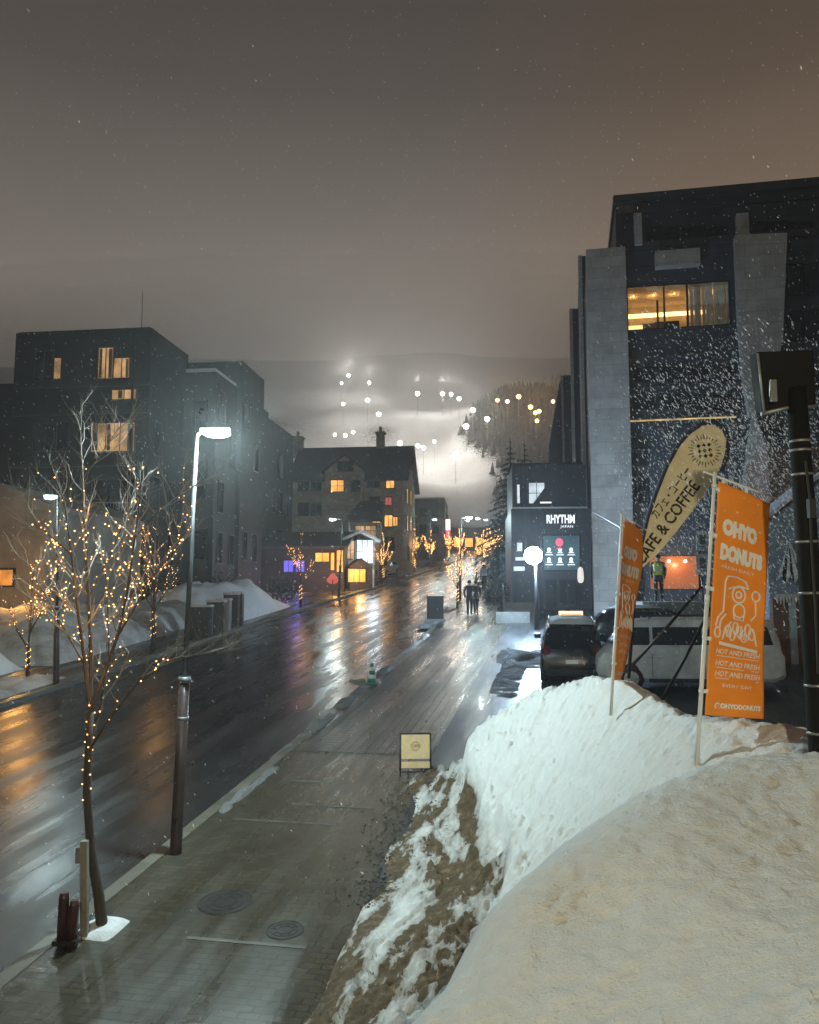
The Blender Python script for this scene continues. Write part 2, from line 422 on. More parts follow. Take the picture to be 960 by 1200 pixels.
# pale strips that paint wet reflections onto the near pavement, dark block courses
tl = MB()
for s in np.arange(16.6, 36, 0.2):
    for c in np.arange(cn(s) + .45, cr(s) - 0.12, 0.2):
        q = SCp(s, c, 0.006); tl.obox(q, Vector((CA, -SA, 0)) * 0.092, Vector((SA, CA, SLOPE)) * 0.092, (0, 0, 0.004 + .003 * random.random()))
M_tact = wet_mat('wet_setts', (0.050, 0.048, 0.042), 0.22, 0.50, 0.35, 40)
tag(tl.build('paving_setts', M_tact), 'band of square setts along the pavement edge', 'paving', kind='structure')
bd = MB()
for s, c0, c1 in ((9.0, -4.3, -2.9), (12.6, -5.3, -3.6), (13.4, -4.6, -3.2), (14.6, -5.2, -3.9), (7.4, -4.4, -3)):
    a, b = SCp(s, c0, 0.004), SCp(s, c1, 0.004); m = (a + b) / 2
    bd.obox(m, (b - a) / 2, Vector((SA, CA, SLOPE)) * 0.03, (0, 0, 0.002))
M_reflection = wet_mat('painted_reflection', (0.085, 0.08, 0.066), 0.3, 0.55, 0.3, 40)
tag(bd.build('reflection_strips', M_reflection), 'pale strips painting wet reflections across the pavement', 'paving', kind='structure')

# ------------------------------------------------------------------ foreground snow bank (height field through survey points)
cpts = []
def hp(px, py, d):
    q = P(px, py, d); s, c = sc(q.x, q.y); cpts.append((s, c, q.z - gs(s)))
for s in (-3, 0, 2, 4, 6, 8, 10, 12, 14, 15.5):
    c = lin([(-3, -2.45), (8, -2.45), (13, -2.62), (15.5, -2.72)], s); cpts.append((s, c, 0.0)); cpts.append((s, c - 0.9, -0.25))
for s, c, h in ((16.2, -2.2, -0.05), (16.4, -1.2, -0.05), (15.6, 0.0, 0.0), (14.2, 1.2, 0.0), (12.8, 2.4, 0.0), (11.2, 3.4, 0.0), (9.4, 4.4, 0.0), (7.6, 5.6, 0.05), (5.2, 7.0, 0.4),
                (17.6, -1.0, -0.4), (15.8, 2, -0.5), (13.4, 4, -0.5), (10.6, 6, -0.5), (8.5, 7.5, -0.4), (2, 7.5, 2.0), (-3, 7, 2.6)):
    cpts.append((s, c, h))
for q in ((560, 852, 14.0), (600, 832, 13.0), (640, 812, 12.0), (690, 796, 10.4), (740, 803, 9.3), (800, 840, 7.4), (850, 848, 6.6), (900, 852, 6.2), (950, 862, 5.8),
          (531, 905, 13.9), (546, 950, 12.3), (560, 1000, 10.8), (500, 985, 11.9), (520, 1100, 8.3), (470, 1170, 7.4), (545, 1060, 8.9),
          (600, 1000, 9.7), (600, 920, 11.2), (650, 880, 10.6), (650, 960, 9.0), (700, 850, 9.3), (720, 900, 7.9), (780, 872, 7.2), (620, 1040, 8.3), (560, 1120, 7.4), (520, 1170, 6.9), (850, 868, 6.3)): hp(*q)
for s, c, h in ((0, 0, 1.6), (-3, 0, 1.6), (0, 3, 2.2), (-3, 3.5, 2.2), (4, 3, 2.2), (4.5, 1.2, 1.9)): cpts.append((s, c, h))
bank_pts = cpts
cpts = []
for px, py, d in ((480, 1205, 3.5), (560, 1085, 4.1), (625, 1020, 4.5), (700, 962, 4.85), (775, 922, 5.05), (850, 893, 5.2), (955, 880, 5.3)):
    hp(px, py, d)
    for e, k in ((.55, .20), (1.3, .95)):          # beyond its crest the mound falls away below the line of sight
        q = P(px, py, d + e); s, c = sc(q.x, q.y); cpts.append((s, c, q.z - gs(s) - k))
for q in ((600, 1200, 3.1), (800, 1200, 2.8), (955, 1200, 2.55), (800, 1050, 3.6), (955, 1000, 3.8), (700, 1080, 3.7), (900, 935, 4.5), (400, 1290, 3.2)): hp(*q)
for s, c, h in ((0, 0, 2.9), (-3, 0, 2.9), (0, 3, 3.1), (-3, 3.5, 3.0), (0, -1.2, 2.1), (2.2, -1.0, 2.2), (2.5, -1.8, 1.2), (0, -2.2, 1.0), (4, 5, 3.0), (0, 6, 3.1)): cpts.append((s, c, h))
mound_pts = cpts
def tps(d2): return np.where(d2 > 1e-9, 0.5 * d2 * np.log(np.maximum(d2, 1e-9)), 0.0)
def fit(pts, reg):
    cp = np.array(pts); X = cp[:, :2]; D2 = ((X[:, None] - X[None]) ** 2).sum(-1); n = len(X)
    K = np.zeros((n + 3, n + 3)); K[:n, :n] = tps(D2) + np.eye(n) * reg; K[:n, n] = 1; K[:n, n + 1:] = X; K[n, :n] = 1; K[n + 1:, :n] = X.T
    W = np.linalg.solve(K, np.concatenate([cp[:, 2], np.zeros(3)]))
    def f(s, c):
        q = np.stack([np.asarray(s, float), np.asarray(c, float)], -1); d2 = ((q[..., None, :] - X) ** 2).sum(-1)
        return tps(d2) @ W[:n] + W[n] + q @ W[n + 1:]
    return f
f_bank, f_mound = fit(bank_pts, 0.02), fit(mound_pts, 0.008)
SKYL = ([525, 540, 560, 600, 640, 690, 740, 800, 850, 950, 1100], [905, 870, 850, 830, 810, 794, 801, 839, 846, 858, 870])   # surveyed crest of the ploughed bank
def bank_mix(s, c):
    """height above the pavement level, and 1 where the smooth mound is on top"""
    s = np.asarray(s, float); c = np.asarray(c, float); hb_ = f_bank(s, c)
    x = s * SA + c * CA; y = s * CA - c * SA; z = gs_np(s) + hb_ - EYE
    yy = y * CT + z * ST; px = 480 + FOC * x / np.maximum(yy, .3); lim = np.interp(px, SKYL[0], SKYL[1])
    # highest z that keeps the crest where it was surveyed
    v = (600 - lim); zmax = y * (FOC * ST + v * CT) / (FOC * CT - v * ST)
    hb_ = np.where((y > 5.0) & (px > 520), np.minimum(hb_, zmax + EYE - gs_np(s)), hb_)
    hm = np.where(s < 8, f_mound(s, c), -5.0); hm = np.where(y > 7.2, -5.0, hm)
    k = 0.10; d = np.clip(0.5 + 0.5 * (hm - hb_) / k, 0, 1)
    return hb_ * (1 - d) + hm * d + k * d * (1 - d), d
def gs_np(s): return SLOPE * s
def bank_h(s, c): return bank_mix(s, c)[0]
NS = 620; sg = np.concatenate([np.linspace(-3, 2.2, 60, endpoint=False), np.linspace(2.2, 7, 240, endpoint=False), np.linspace(7, 17.4, NS - 300)]); NC = 380; cg = np.linspace(-3.1, 7.2, NC)
S2, C2 = np.meshgrid(sg, cg, indexing='ij'); H2, MO = bank_mix(S2, C2)
bk = MB(); dl = bk.bm.verts.layers.float.new('dirt')
grid = []
for i in range(NS):
    row = []
    for j in range(NC):
        s, c, h, mo = float(S2[i, j]), float(C2[i, j]), float(H2[i, j]), float(MO[i, j])
        v3 = Vector((s, c, h * .8))
        ver = max(0.0, min(1.0, (1.05 - h) / 0.35)) * max(0.0, min(1.0, (0.2 - c) / 0.6)) if s > 5 else 0
        lump = (mn.noise(v3 * 1.6) * 0.09 + mn.noise(v3 * 4.5) * 0.09 + mn.noise(v3 * 8) * 0.075 + mn.noise(v3 * 13) * 0.062 + mn.noise(v3 * 23) * 0.042) * (1 - mo) * (1 - .66 * max(0.0, min(1.0, (c + .7) / 1.3)))
        soft = (mn.noise(v3 * 0.9) * 0.05 + mn.noise(v3 * 6) * 0.010 + mn.noise(Vector((s * 11, c * 17, 0))) * 0.013 + mn.noise(Vector((s * 19, c * 25, 4))) * 0.010) * mo
        # the snow edge stands as a small cut step above the verge
        if s > 4 and h > 0.15 and c < 0.4 and mo < .5:
            e = mn.noise(Vector((s * 0.9, 3.1, 0))) * 0.14 + mn.noise(Vector((s * 3.3, 7.1, 0))) * 0.05
            k = max(0.0, min(1.0, (h - 0.70 - e) / 0.16)); k = k * k * (3 - 2 * k)
            if h < 1.8: h *= (0.62 + 0.38 * k)
        if h > 0.0: h += (lump + soft) * min(1.0, h / 0.35)
        x, y = xy(s, c)
        vv = bk.bm.verts.new((x, y, gs(s) + max(h, -0.3))); vv[dl] = 0.49 * ver - 0.25 * mo - (0.2 if c > .4 else 0) + (0.10 if ver < 0.02 and mo < 0.1 and s > 14.5 else 0)
        row.append(vv)
    grid.append(row)
for i in range(NS - 1):
    for j in range(NC - 1):
        if max(H2[i, j], H2[i + 1, j], H2[i, j + 1], H2[i + 1, j + 1]) < -0.1: continue
        f = bk.bm.faces.new((grid[i][j], grid[i + 1][j], grid[i + 1][j + 1], grid[i][j + 1])); f.smooth = True
M_bank = snow_mat('bank_snow', (0.80, 0.79, 0.77), coarse=0.9, fine=1.0, attr=True, s1=9.0, s2=60.0, gain=0.6)
tag(bk.build('snow_bank', M_bank, fixn=False), kind='structure')
# dead grass on the verge below the snow
gr = MB(); rg = random.Random(3)
for k in range(3600):
    s = rg.uniform(7.0, 14.5); c = cr(s) + abs(rg.gauss(0.15, 0.38)); h = float(bank_h(s, c))
    if h > 0.8 or h < -0.05: continue
    if mn.noise(Vector((s * 0.8, c * 2.5, 5))) < -0.05: continue
    x, y = xy(s, c); b = Vector((x, y, gs(s) + max(0, h * 0.62) - 0.01)); L = rg.uniform(0.03, 0.11); a = rg.uniform(0, 6.28)
    d = Vector((math.cos(a) * 0.8 - 0.3, math.sin(a) * 0.8 - 0.2, rg.uniform(0.2, 0.8))) * L; wv = Vector((-math.sin(a), math.cos(a), 0)) * 0.006
    gr.face([b - wv, b + wv, b + d]); gr.bm.faces.ensure_lookup_table()
M_grass = pm('dead_grass', (0.13, 0.10, 0.045), 0.8, var=0.6, scale=9, bump=0)
tag(gr.build('dead_grass', M_grass, fixn=False), 'flattened brown dead grass at the foot of the snow bank', 'grass', kind='stuff')
# gravel and slush crumbs near the sandwich board
gv = MB()
for k in range(1100):
    s = rg.uniform(10.0, 15.8); c = cr(s) + rg.gauss(0.12, 0.26)
    x, y = xy(s, c); r_ = rg.uniform(0.005, 0.024); h = max(0.0, float(bank_h(s, c)) * 0.62)
    gv.ball((x, y, gs(s) + h + r_ * 0.3), r_, 1, (1, rg.uniform(0.6, 1.2), 0.6))
M_rubble = pm('dark_rubble', (0.07, 0.065, 0.06), 0.8, var=0.7, scale=12)
tag(gv.build('gravel', M_rubble), 'dark grit and slush crumbs along the pavement edge', 'gravel', kind='stuff')

M_slush = snow_mat('grey_slush', (0.22, 0.225, 0.235), 0.9, 0.9, dirt=1.0, s1=3.0, gain=2.0)
def heap(s0, s1, c0, c1, h, seed, nm, mat, res=0.18, pw=0.7, base=0.0):
    mb = MB(); nu, nv = int((s1 - s0) / res), int((c1 - c0) / res)
    def fn(u, v):
        s = s0 + (s1 - s0) * u; c = c0 + (c1 - c0) * v
        e = max(0.0, (1 - abs(2 * u - 1) ** 2.6)) ** pw * max(0.0, (1 - abs(2 * v - 1) ** 2.4)) ** pw
        q = Vector((s, c, seed))
        z = e * h * (1 + 0.35 * mn.noise(q * 0.5)) + (mn.noise(q * 1.7) * 0.18 + mn.noise(q * 4.5) * 0.06) * min(1, e * 2)
        return SCp(s, c, base + z - 0.03)
    mb.grid(fn, nu, nv); return tag(mb.build(nm, mat), kind='structure')
heap(25.5, 34.5, -24.5, -17.3, 1.55, 1, 'snow_heap', M_snow_dirty)
heap(37.5, 46.0, -22.5, -15.9, 1.75, 2, 'snow_heap', M_snow)
heap(33.0, 39.5, -22.0, -17.6, 1.2, 6, 'snow_heap', M_snow_dirty)
heap(21.0, 25.0, -22.0, -18.0, 1.25, 3, 'snow_heap', M_snow)
heap(19.0, 23.8, -17.4, -15.4, 0.22, 4, 'snow_heap', M_snow_dirty)
heap(26.5, 30.5, -2.6, 0.2, 0.16, 5, 'snow_heap', M_slush)
heap(22.0, 29.5, -2.3, -1.4, 0.14, 8, 'snow_heap', M_slush)
heap(12.1, 15.4, -5.72, -5.50, 0.08, 9, 'snow_heap', M_slush, res=0.05)
heap(16.0, 27.0, -5.98, -5.62, 0.07, 12, 'kerb_snow', M_slush, res=0.06)
heap(28.0, 35.0, -6.05, -5.75, 0.06, 13, 'kerb_snow', M_snow_dirty, res=0.06)
heap(36.5, 46.0, -6.9, -6.1, 0.05, 14, 'kerb_snow', M_slush, res=0.08)
heap(8.75, 9.3, -5.62, -5.12, 0.12, 10, 'snow_heap', M_snow, res=0.04)

# ------------------------------------------------------------------ mountain with lit ski runs
def mz(x, y):
    t = max(0.0, (y - 195)); z = 13.0 + t * 0.49 - 0.0 * t
    if y > 452: z = 13.0 + 257 * 0.49 - (y - 452) * 0.25
    k = min(1.0, t / 60.0)
    q = Vector((x * 0.012, y * 0.012, 0.3))
    z += k * (mn.noise(q) * 9 + mn.noise(q * 3) * 3.0)
    z += 14 * math.exp(-((x - 42) / 26) ** 2 - ((y - 300) / 40) ** 2) * k
    return z
def wood(x, y):
    f = mn.noise(Vector((x * 0.017 + 3, y * 0.011, 1.7))) + 0.5 * mn.noise(Vector((x * 0.05, y * 0.03, 4)))
    f += 0.9 * math.exp(-((x - 42) / 28) ** 2 - ((y - 285) / 45) ** 2)
    f += 0.5 * math.exp(-((x + 40) / 40) ** 2 - ((y - 275) / 40) ** 2)
    f -= 0.8 * math.exp(-((x - 12 - (y - 260) * 0.02) / 12) ** 2) * (1 if y < 330 else 0.6)
    f -= 0.55 * math.exp(-((y - 372 - x * 0.12) / 10) ** 2)
    f -= 0.9 * max(0.0, min(1.0, (y - 385) / 40)) + 0.55 * max(0.0, min(1.0, (-12 - x) / 15))
    return f
mt = MB(); fl = mt.bm.verts.layers.float.new('dirt')
nx, ny = 190, 90; rows = []
for j in range(ny + 1):
    y = 190 + 330 * j / ny; row = []
    for i in range(nx + 1):
        x = -470 + 940 * i / nx
        v = mt.bm.verts.new((x, y, mz(x, y))); v[fl] = 0.30 + 0.62 * wood(x, y); row.append(v)
    rows.append(row)
for j in range(ny):
    for i in range(nx):
        f = mt.bm.faces.new((rows[j][i], rows[j][i + 1], rows[j + 1][i + 1], rows[j + 1][i])); f.smooth = True
M_mount = snow_mat('mountain_snow', (0.78, 0.78, 0.8), 0.2, 0.0, attr=True, s1=0.15, s2=1.0, dcol=(0.05, 0.05, 0.048))
tag(mt.build('mountain', M_mount), kind='structure')
fo = MB(); rf = random.Random(5); cnt = 0
while cnt < 1900:
    x = rf.uniform(-150, 150); y = rf.uniform(225, 445)
    if x < 18 or wood(x, y) < 0.28 + rf.uniform(-0.25, 0.25): continue
    h = rf.uniform(2.2, 4.4); z = mz(x, y); r_ = h * rf.uniform(0.2, 0.3); a0 = rf.uniform(0, 6)
    for lv in range(2):
        zb = z + h * (0.1 + 0.35 * lv); rr = r_ * (1 - 0.4 * lv); top = fo.bm.verts.new((x, y, zb + h * 0.58))
        ring = [fo.bm.verts.new((x + rr * math.cos(a0 + k * 1.2566) * rf.uniform(0.7, 1.2), y + rr * math.sin(a0 + k * 1.2566), zb)) for k in range(5)]
        for k in range(5): fo.bm.faces.new((ring[k], ring[(k + 1) % 5], top))
    cnt += 1
M_forest = pm('forest_needles', (0.03, 0.033, 0.03), 0.9, var=0.4, scale=0.3, bump=0)
tag(fo.build('forest', M_forest, fixn=False), 'dark conifer forest between the ski runs on the mountain', 'forest', kind='stuff')

M_ski = em('ski_floodlight_glow', (1.0, 0.97, 0.86), 26.0, sample=False)
M_ski_o = em('orange_floodlight_glow', (1.0, 0.50, 0.10), 18.0, sample=False)
def make_ski(nm_mat):
    t = thing('ski_slope_floodlight', 'x', 'floodlight', (0, 0, 0), 'floodlights along the ski runs')
    mb = MB(); mb.tube([(0, 0, -2), (0, 0, 9)], [0.07, 0.05], 6); mb.build('mast', M_metal_grey, t)
    mb = MB(); mb.obox((0, -0.05, 9.3), (1.25, 0, 0), (0, 0.15, 0), (0, 0, 0.1)); h = mb.build('crossarm', M_metal_grey, t)
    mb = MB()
    mb.ball((0, -0.5, 9.0), 0.78, 2, (1.0, 0.6, 1.0))  # oversized glowing ball, stands in for the glow around the lamp
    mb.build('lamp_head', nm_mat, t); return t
white = [(128, 67, 1), (101, 97, .5), (208, 95, .8), (202, 163, .9), (245, 218, 1), (107, 178, .5), (75, 297, .35), (115, 300, .5), (146, 287, .4), (395, 138, 1.2), (492, 138, 1), (525, 140, .8), (556, 157, .8), (610, 202, 1), (665, 237, 1), (583, 265, 1.2), (327, 330, 1), (397, 340, .6), (418, 348, .7), (543, 373, 1.3), (460, 323, .3)]
orange = [(705, 163, .6), (743, 168, .6), (787, 150, .9), (833, 190, .8), (852, 212, .6), (866, 206, .6), (858, 243, .5), (920, 168, .5)]
def on_mountain(px, py):
    d = 200.0
    while d < 460:
        q = P(px, py, d)
        if q.z < mz(q.x, q.y) + 9.2: return q
        d += 1.0
    return None
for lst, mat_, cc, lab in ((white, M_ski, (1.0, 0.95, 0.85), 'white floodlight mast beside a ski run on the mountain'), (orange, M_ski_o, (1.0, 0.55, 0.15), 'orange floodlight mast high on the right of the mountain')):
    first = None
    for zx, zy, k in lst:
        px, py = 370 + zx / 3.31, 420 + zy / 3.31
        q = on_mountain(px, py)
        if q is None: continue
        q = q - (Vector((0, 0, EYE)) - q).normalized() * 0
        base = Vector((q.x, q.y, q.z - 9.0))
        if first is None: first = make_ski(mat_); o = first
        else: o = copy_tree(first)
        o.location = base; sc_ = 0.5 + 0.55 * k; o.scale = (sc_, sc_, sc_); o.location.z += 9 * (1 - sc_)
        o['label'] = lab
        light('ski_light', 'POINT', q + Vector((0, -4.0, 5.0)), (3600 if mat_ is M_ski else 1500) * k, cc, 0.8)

# ------------------------------------------------------------------ street lamps
M_pole = pm('galvanised_pole', (0.035, 0.036, 0.038), 0.55, metal=0.3)
def street_lamp(base, top, head_dir, label, lit=9.0, arm=0.45, thick=1.0, power=0, collar=True):
    base = Vector(base); t = thing('street_lamp', label, 'street lamp', base, 'street lamps along the street')
    top = Vector(top); mid = base.lerp(top, 0.40)
    mb = MB(); mb.tube([base - Vector((0, 0, 0.1)), base.lerp(top, 0.02), base.lerp(top, 0.2), mid], [0.10 * thick, 0.095 * thick, 0.09 * thick, 0.085 * thick], 14)
    mb.build('lower_pole', M_brownmetal, t)
    mb = MB(); mb.tube([mid, top], [0.046 * thick, 0.034 * thick], 12); up = mb.build('upper_pole', M_pole, t)
    mb = MB()
    ax = (top - base).normalized()
    mb.tube([mid - ax * 0.02, mid + ax * 0.06], 0.1 * thick, 14); mb.build('collar', M_metal_grey, t)
    mb = MB(); mb.tube([mid - ax * 0.55, mid - ax * 0.5], 0.1 * thick, 14); mb.build('collar', M_metal_grey, t)
    hd = Vector(head_dir).normalized(); sd = Vector((-hd.y, hd.x, 0))
    mb = MB(); a = top + hd * arm
    mb.tube([top - ax * 0.02, top + hd * arm * 0.5 + Vector((0, 0, 0.015)), a], [0.033, 0.028, 0.024], 8)
    mb.obox(a + hd * 0.15 + Vector((0, 0, 0.05)), hd * 0.22, sd * 0.075, Vector((0, 0, 0.022)))
    h = mb.build('lamp_head', M_metal_grey, t, bevel=0.015)
    mb = MB(); mb.ball(a + hd * 0.18 + Vector((0, 0, -0.005)), 1, 2, (0.20 if abs(hd.x) > 0.5 else 0.075, 0.075 if abs(hd.x) > 0.5 else 0.20, 0.06)); mb.build('lens', M_lamp_white if lit > 5 else M_lamp_dim, h)
    if power: light('street_lamp_light', 'POINT', a + hd * 0.30 + Vector((0.0, -0.20, -0.12)), power, (0.72, 0.97, 0.99), 0.07)
    return t
M_lamp_dim = em('dim_lamp_lens', (0.85, 1.0, 0.95), 5.0, sample=False)
b0 = G(206, 1000)
street_lamp(b0, P(231, 508, b0.y - 0.1), (1, 0.05, 0), 'tall grey street lamp with dark brown foot, nearest and brightest of the row', arm=0.12, thick=.88, power=1950)
b1 = G(66, 800); street_lamp(b1, P(68, 583, b1.y), (-1, 0, 0), 'street lamp behind the string-lit tree at the left edge, across the road', arm=0.05, power=260, lit=2)
b2 = G(397, 700); street_lamp(b2, P(402, 609, b2.y), (-1, 0, 0), 'street lamp on the far pavement in front of the timber lodge', arm=0.5, power=260)
b3 = G(539, 702); street_lamp(b3, P(541, 607, b3.y), (1, 0, 0), 'street lamp on the near kerb behind the walking couple', arm=0.3, power=650)
for s_, side_, lab, pw_ in ((84, 'n', 'street lamp farther up the near kerb, beyond the lone walker', 220), (112, 'n', 'small distant street lamp near the top of the near kerb', 200), (86, 'f', 'street lamp on the far kerb beside the brown block', 220), (120, 'f', 'small distant street lamp near the top of the far kerb', 200), (30, 'x', None, 0)):
    if side_ == 'x': continue
    c = cn(s_) + 0.4 if side_ == 'n' else cf(s_) - 0.5
    q = SCp(s_, c); street_lamp(q, q + Vector((0, 0, 5.2)), (-CA if side_ == 'n' else CA, 0, 0), lab, arm=0.3, power=pw_)

# ------------------------------------------------------------------ fairy-light trees
def branchy(stems, rng, n2, n3, l2, l3, spread=0.6, up=0.45):
    """stems: [(pts, r0, r1)] -> (trunk builder, twig builder, list of (p, q) segments)"""
    tw = MB(); segs = []
    for pts, r0, r1 in stems:
        pts = [Vector(p) for p in pts]; tot = len(pts) - 1
        for a, b in zip(pts, pts[1:]): segs.append((a, b, 0))
        for k in range(n2):
            u = 0.25 + 0.75 * (k + rng.random()) / n2; i = min(tot - 1, int(u * tot)); p = pts[i].lerp(pts[i + 1], u * tot - i)
            ax = (pts[i + 1] - pts[i]).normalized(); a = rng.uniform(0, 6.28)
            d = (Vector((math.cos(a), math.sin(a), 0)) * spread + ax * up + Vector((0, 0, 0.2))).normalized()
            L = l2 * rng.uniform(0.5, 1.1) * (1.15 - 0.65 * u); q = [p]
            for m in range(4):
                d = (d + Vector((rng.gauss(0, 0.16), rng.gauss(0, 0.16), 0.10 + rng.gauss(0, 0.1)))).normalized(); q.append(q[-1] + d * L / 4)
            rr = (r0 + (r1 - r0) * u) * 0.5; rr = max(0.0046, min(rr, 0.011))
            tw.tube(q, [rr, rr * 0.85, rr * 0.7, rr * 0.5, rr * 0.25], 5, cap=False)
            for aa, bb in zip(q, q[1:]): segs.append((aa, bb, 1))
            for m in range(n3):
                v = rng.uniform(0.2, 0.98); j = min(3, int(v * 4)); pp = q[j].lerp(q[j + 1], v * 4 - j)
                dd = ((q[j + 1] - q[j]).normalized() * 0.7 + Vector((rng.gauss(0, 0.5), rng.gauss(0, 0.5), rng.gauss(0.2, 0.3)))).normalized()
                LL = l3 * rng.uniform(0.4, 1.1); e = pp + dd * LL * 0.5; g = e + (dd + Vector((rng.gauss(0, 0.25), rng.gauss(0, 0.25), 0.2))).normalized() * LL * 0.5
                tw.tube([pp, e, g], [rr * 0.45, rr * 0.35, rr * 0.18], 4, cap=False); segs.append((pp, e, 2))
    return tw, segs
def px_path(pts, d): return [P(a, b, d + o) for a, b, o in pts]

# the near tree
D = G(120, 1088).y
rt = random.Random(11)
base = G(120, 1088)
trunk = [base - Vector((0, 0, 0.15)), base] + px_path([(116, 1050, 0), (107, 1000, 0), (102, 930, 0.02), (104, 880, 0.05), (106, 835, 0.05)], D)
stems = [
    (px_path([(106, 835, .05), (100, 780, 0), (92, 720, -.1), (84, 650, -.15), (76, 590, -.2), (60, 545, -.3)], D), 0.030, 0.008),
    (px_path([(106, 835, .05), (107, 770, .1), (104, 700, .15), (100, 630, .2), (97, 560, .2), (94, 505, .2), (97, 468, .2)], D), 0.032, 0.008),
    (px_path([(106, 835, .05), (122, 790, 0), (138, 745, -.1), (150, 690, -.2), (158, 630, -.2), (166, 575, -.2), (160, 540, -.2)], D), 0.030, 0.008),
    (px_path([(104, 880, .05), (118, 830, .3), (128, 770, .5), (126, 700, .6), (122, 640, .7)], D), 0.022, 0.007),
    (px_path([(104, 880, .05), (130, 840, -.2), (165, 795, -.4), (205, 772, -.5), (245, 765, -.5), (282, 762, -.6)], D), 0.018, 0.005),
    (px_path([(100, 780, 0), (80, 745, .3), (55, 700, .5), (25, 650, .6)], D), 0.016, 0.005),
    (px_path([(138, 745, -.1), (165, 700, .2), (195, 650, .4), (225, 600, .5)], D), 0.018, 0.005),
    (px_path([(158, 630, -.2), (185, 600, -.4), (215, 575, -.5), (250, 560, -.6)], D), 0.013, 0.004),
    (px_path([(104, 700, .15), (130, 650, .5), (150, 600, .6), (160, 560, .7)], D), 0.015, 0.005),
    (px_path([(97, 560, .2), (120, 530, 0), (140, 500, -.1)], D), 0.010, 0.004),
    (px_path([(84, 650, -.15), (55, 625, -.4), (30, 590, -.5)], D), 0.010, 0.004),
]
t = thing('string_light_tree', 'bare young tree with forked trunk at the near kerb, wound with warm lights', 'tree', base)
mb = MB(); mb.tube(trunk, [0.085, 0.068, 0.06, 0.052, 0.046, 0.042, 0.038], 10)
mb.build('trunk', M_bark, t)
mb = MB()
for pts, r0, r1 in stems: mb.tube(pts, list(np.linspace(r0 * .85, r1 * .8, len(pts))), 7, cap=False)
mb.build('limbs', M_bark, t)
tw, segs = branchy(stems, rt, 13, 5, 0.85, 0.32)
tw.build('twigs', M_frost, t)
sl_ = thing('string_lights', 'warm string lights wound through the near kerbside tree', 'string lights', base)
cand = []
for a, b, lv in segs:
    for k in range(max(1, int((b - a).length / 0.045))):
        cand.append(a.lerp(b, rt.random()))
def proj(p):
    d = p - Vector((0, 0, EYE)); yy = d.y * CT + d.z * ST; vv = -d.y * ST + d.z * CT
    return 480 + FOC * d.x / yy, 600 - FOC * vv / yy
bul = []
rt.shuffle(cand)
for p in cand:
    x, y = proj(p)
    if not (35 < x < 225 and 545 < y < 850): continue
    if x > 200 and y > 745: continue
    dens = 1.0 if 580 < y < 750 else 0.5
    if y < 610: dens = 0.22
    if rt.random() > dens: continue
    if all((p - q).length > 0.045 for q in bul): bul.append(p + Vector((rt.gauss(0, .015), rt.gauss(0, .015) - 0.02, rt.gauss(0, .015))))
    if len(bul) >= 380: break
for k in range(20):                     # down the trunk
    u = k / 20; q = trunk[6].lerp(trunk[3], u * 0.9) if False else None
    i = 6 - u * 2.2; j = int(i); p = trunk[j].lerp(trunk[min(6, j + 1)], i - j); a = k * 2.2
    bul.append(p + Vector((math.cos(a) * 0.055, math.sin(a) * 0.055 - 0.01, 0)))
bulb_me = None
for k, p in enumerate(bul[-100:]):
    if bulb_me is None:
        mb = MB(); mb.ball(ORIG[sl_.name], 0.0088, 1); o = mb.build('bulb', M_bulb, sl_); bulb_me = o.data
    else:
        o = bpy.data.objects.new('bulb', bulb_me); COL.objects.link(o); o.parent = sl_
    o.location = p - ORIG[sl_.name]
mb = MB()
for p in bul[:-100]: mb.ball(p, rt.uniform(.005, .0105), 1)
tag(mb.build('bulbs', M_bulb, sl_), kind='stuff')
mb = MB()
for pts, r0, r1 in stems[:4]:
    q = []
    for k in range(60):
        u = k / 59 * (len(pts) - 1); i = min(len(pts) - 2, int(u)); p = pts[i].lerp(pts[i + 1], u - i); rr = r0 + 0.006
        q.append(p + Vector((math.cos(k * 0.9) * rr, math.sin(k * 0.9) * rr, 0)))
    mb.tube(q, 0.003, 4, cap=False)
mb.build('wire', M_black, sl_)
for px, py, o_ in ((100, 600, 0), (90, 690, -.3), (140, 660, -.2), (170, 620, 0), (115, 720, -.3), (150, 720, .2), (105, 800, -.25), (60, 690, 0)):
    light('string_light_glow', 'POINT', P(px, py, D + o_), 3.2, (1.0, 0.52, 0.18), 0.05)
# stake, bollards by the tree
q = G(100, 1098); mb = MB(); tp = P(99, 985, q.y)
ax = (tp - q); mb.obox(q + ax / 2 - Vector((0, 0, .05)), (0.04, 0, 0), (0, 0.04, 0), ax / 2 + Vector((0, 0, .05)))
stk = tag(mb.build('tree_stake', M_wood, at=q, bevel=0.006), 'square weathered wooden stake beside the near tree trunk', 'stake')
q = G(76, 1110); t = thing('bollard', 'pair of short dark red posts clamped together at the kerb below the near tree', 'bollard', q)
for dx, hh in ((-0.04, 0.58), (0.075, 0.50)):
    mb = MB(); mb.tube([q + Vector((dx, 0, -0.05)), q + Vector((dx + 0.01, 0, hh * 0.9)), q + Vector((dx + 0.01, 0, hh))], [0.055, 0.055, 0.045], 12); mb.build('post', pm('dark_red_paint', (0.05, 0.018, 0.018), 0.35), t)
mb = MB(); mb.obox(q + Vector((0.02, -0.01, 0.07)), (0.13, 0, 0), (0, 0.08, 0), (0, 0, 0.025)); mb.build('clamp', M_metal_dark, t)
mb = MB(); q2 = G(93, 1030, 0.3); mb.obox(P(92, 1002, D + 0.15), (0.03, 0, 0), (0, 0.02, 0), (0, 0, 0.09)); tag(mb.build('tree_tag', M_metal_grey, at=P(92, 1002, D + 0.15)), 'small grey junction box strapped to the stake by the near tree', 'junction box')

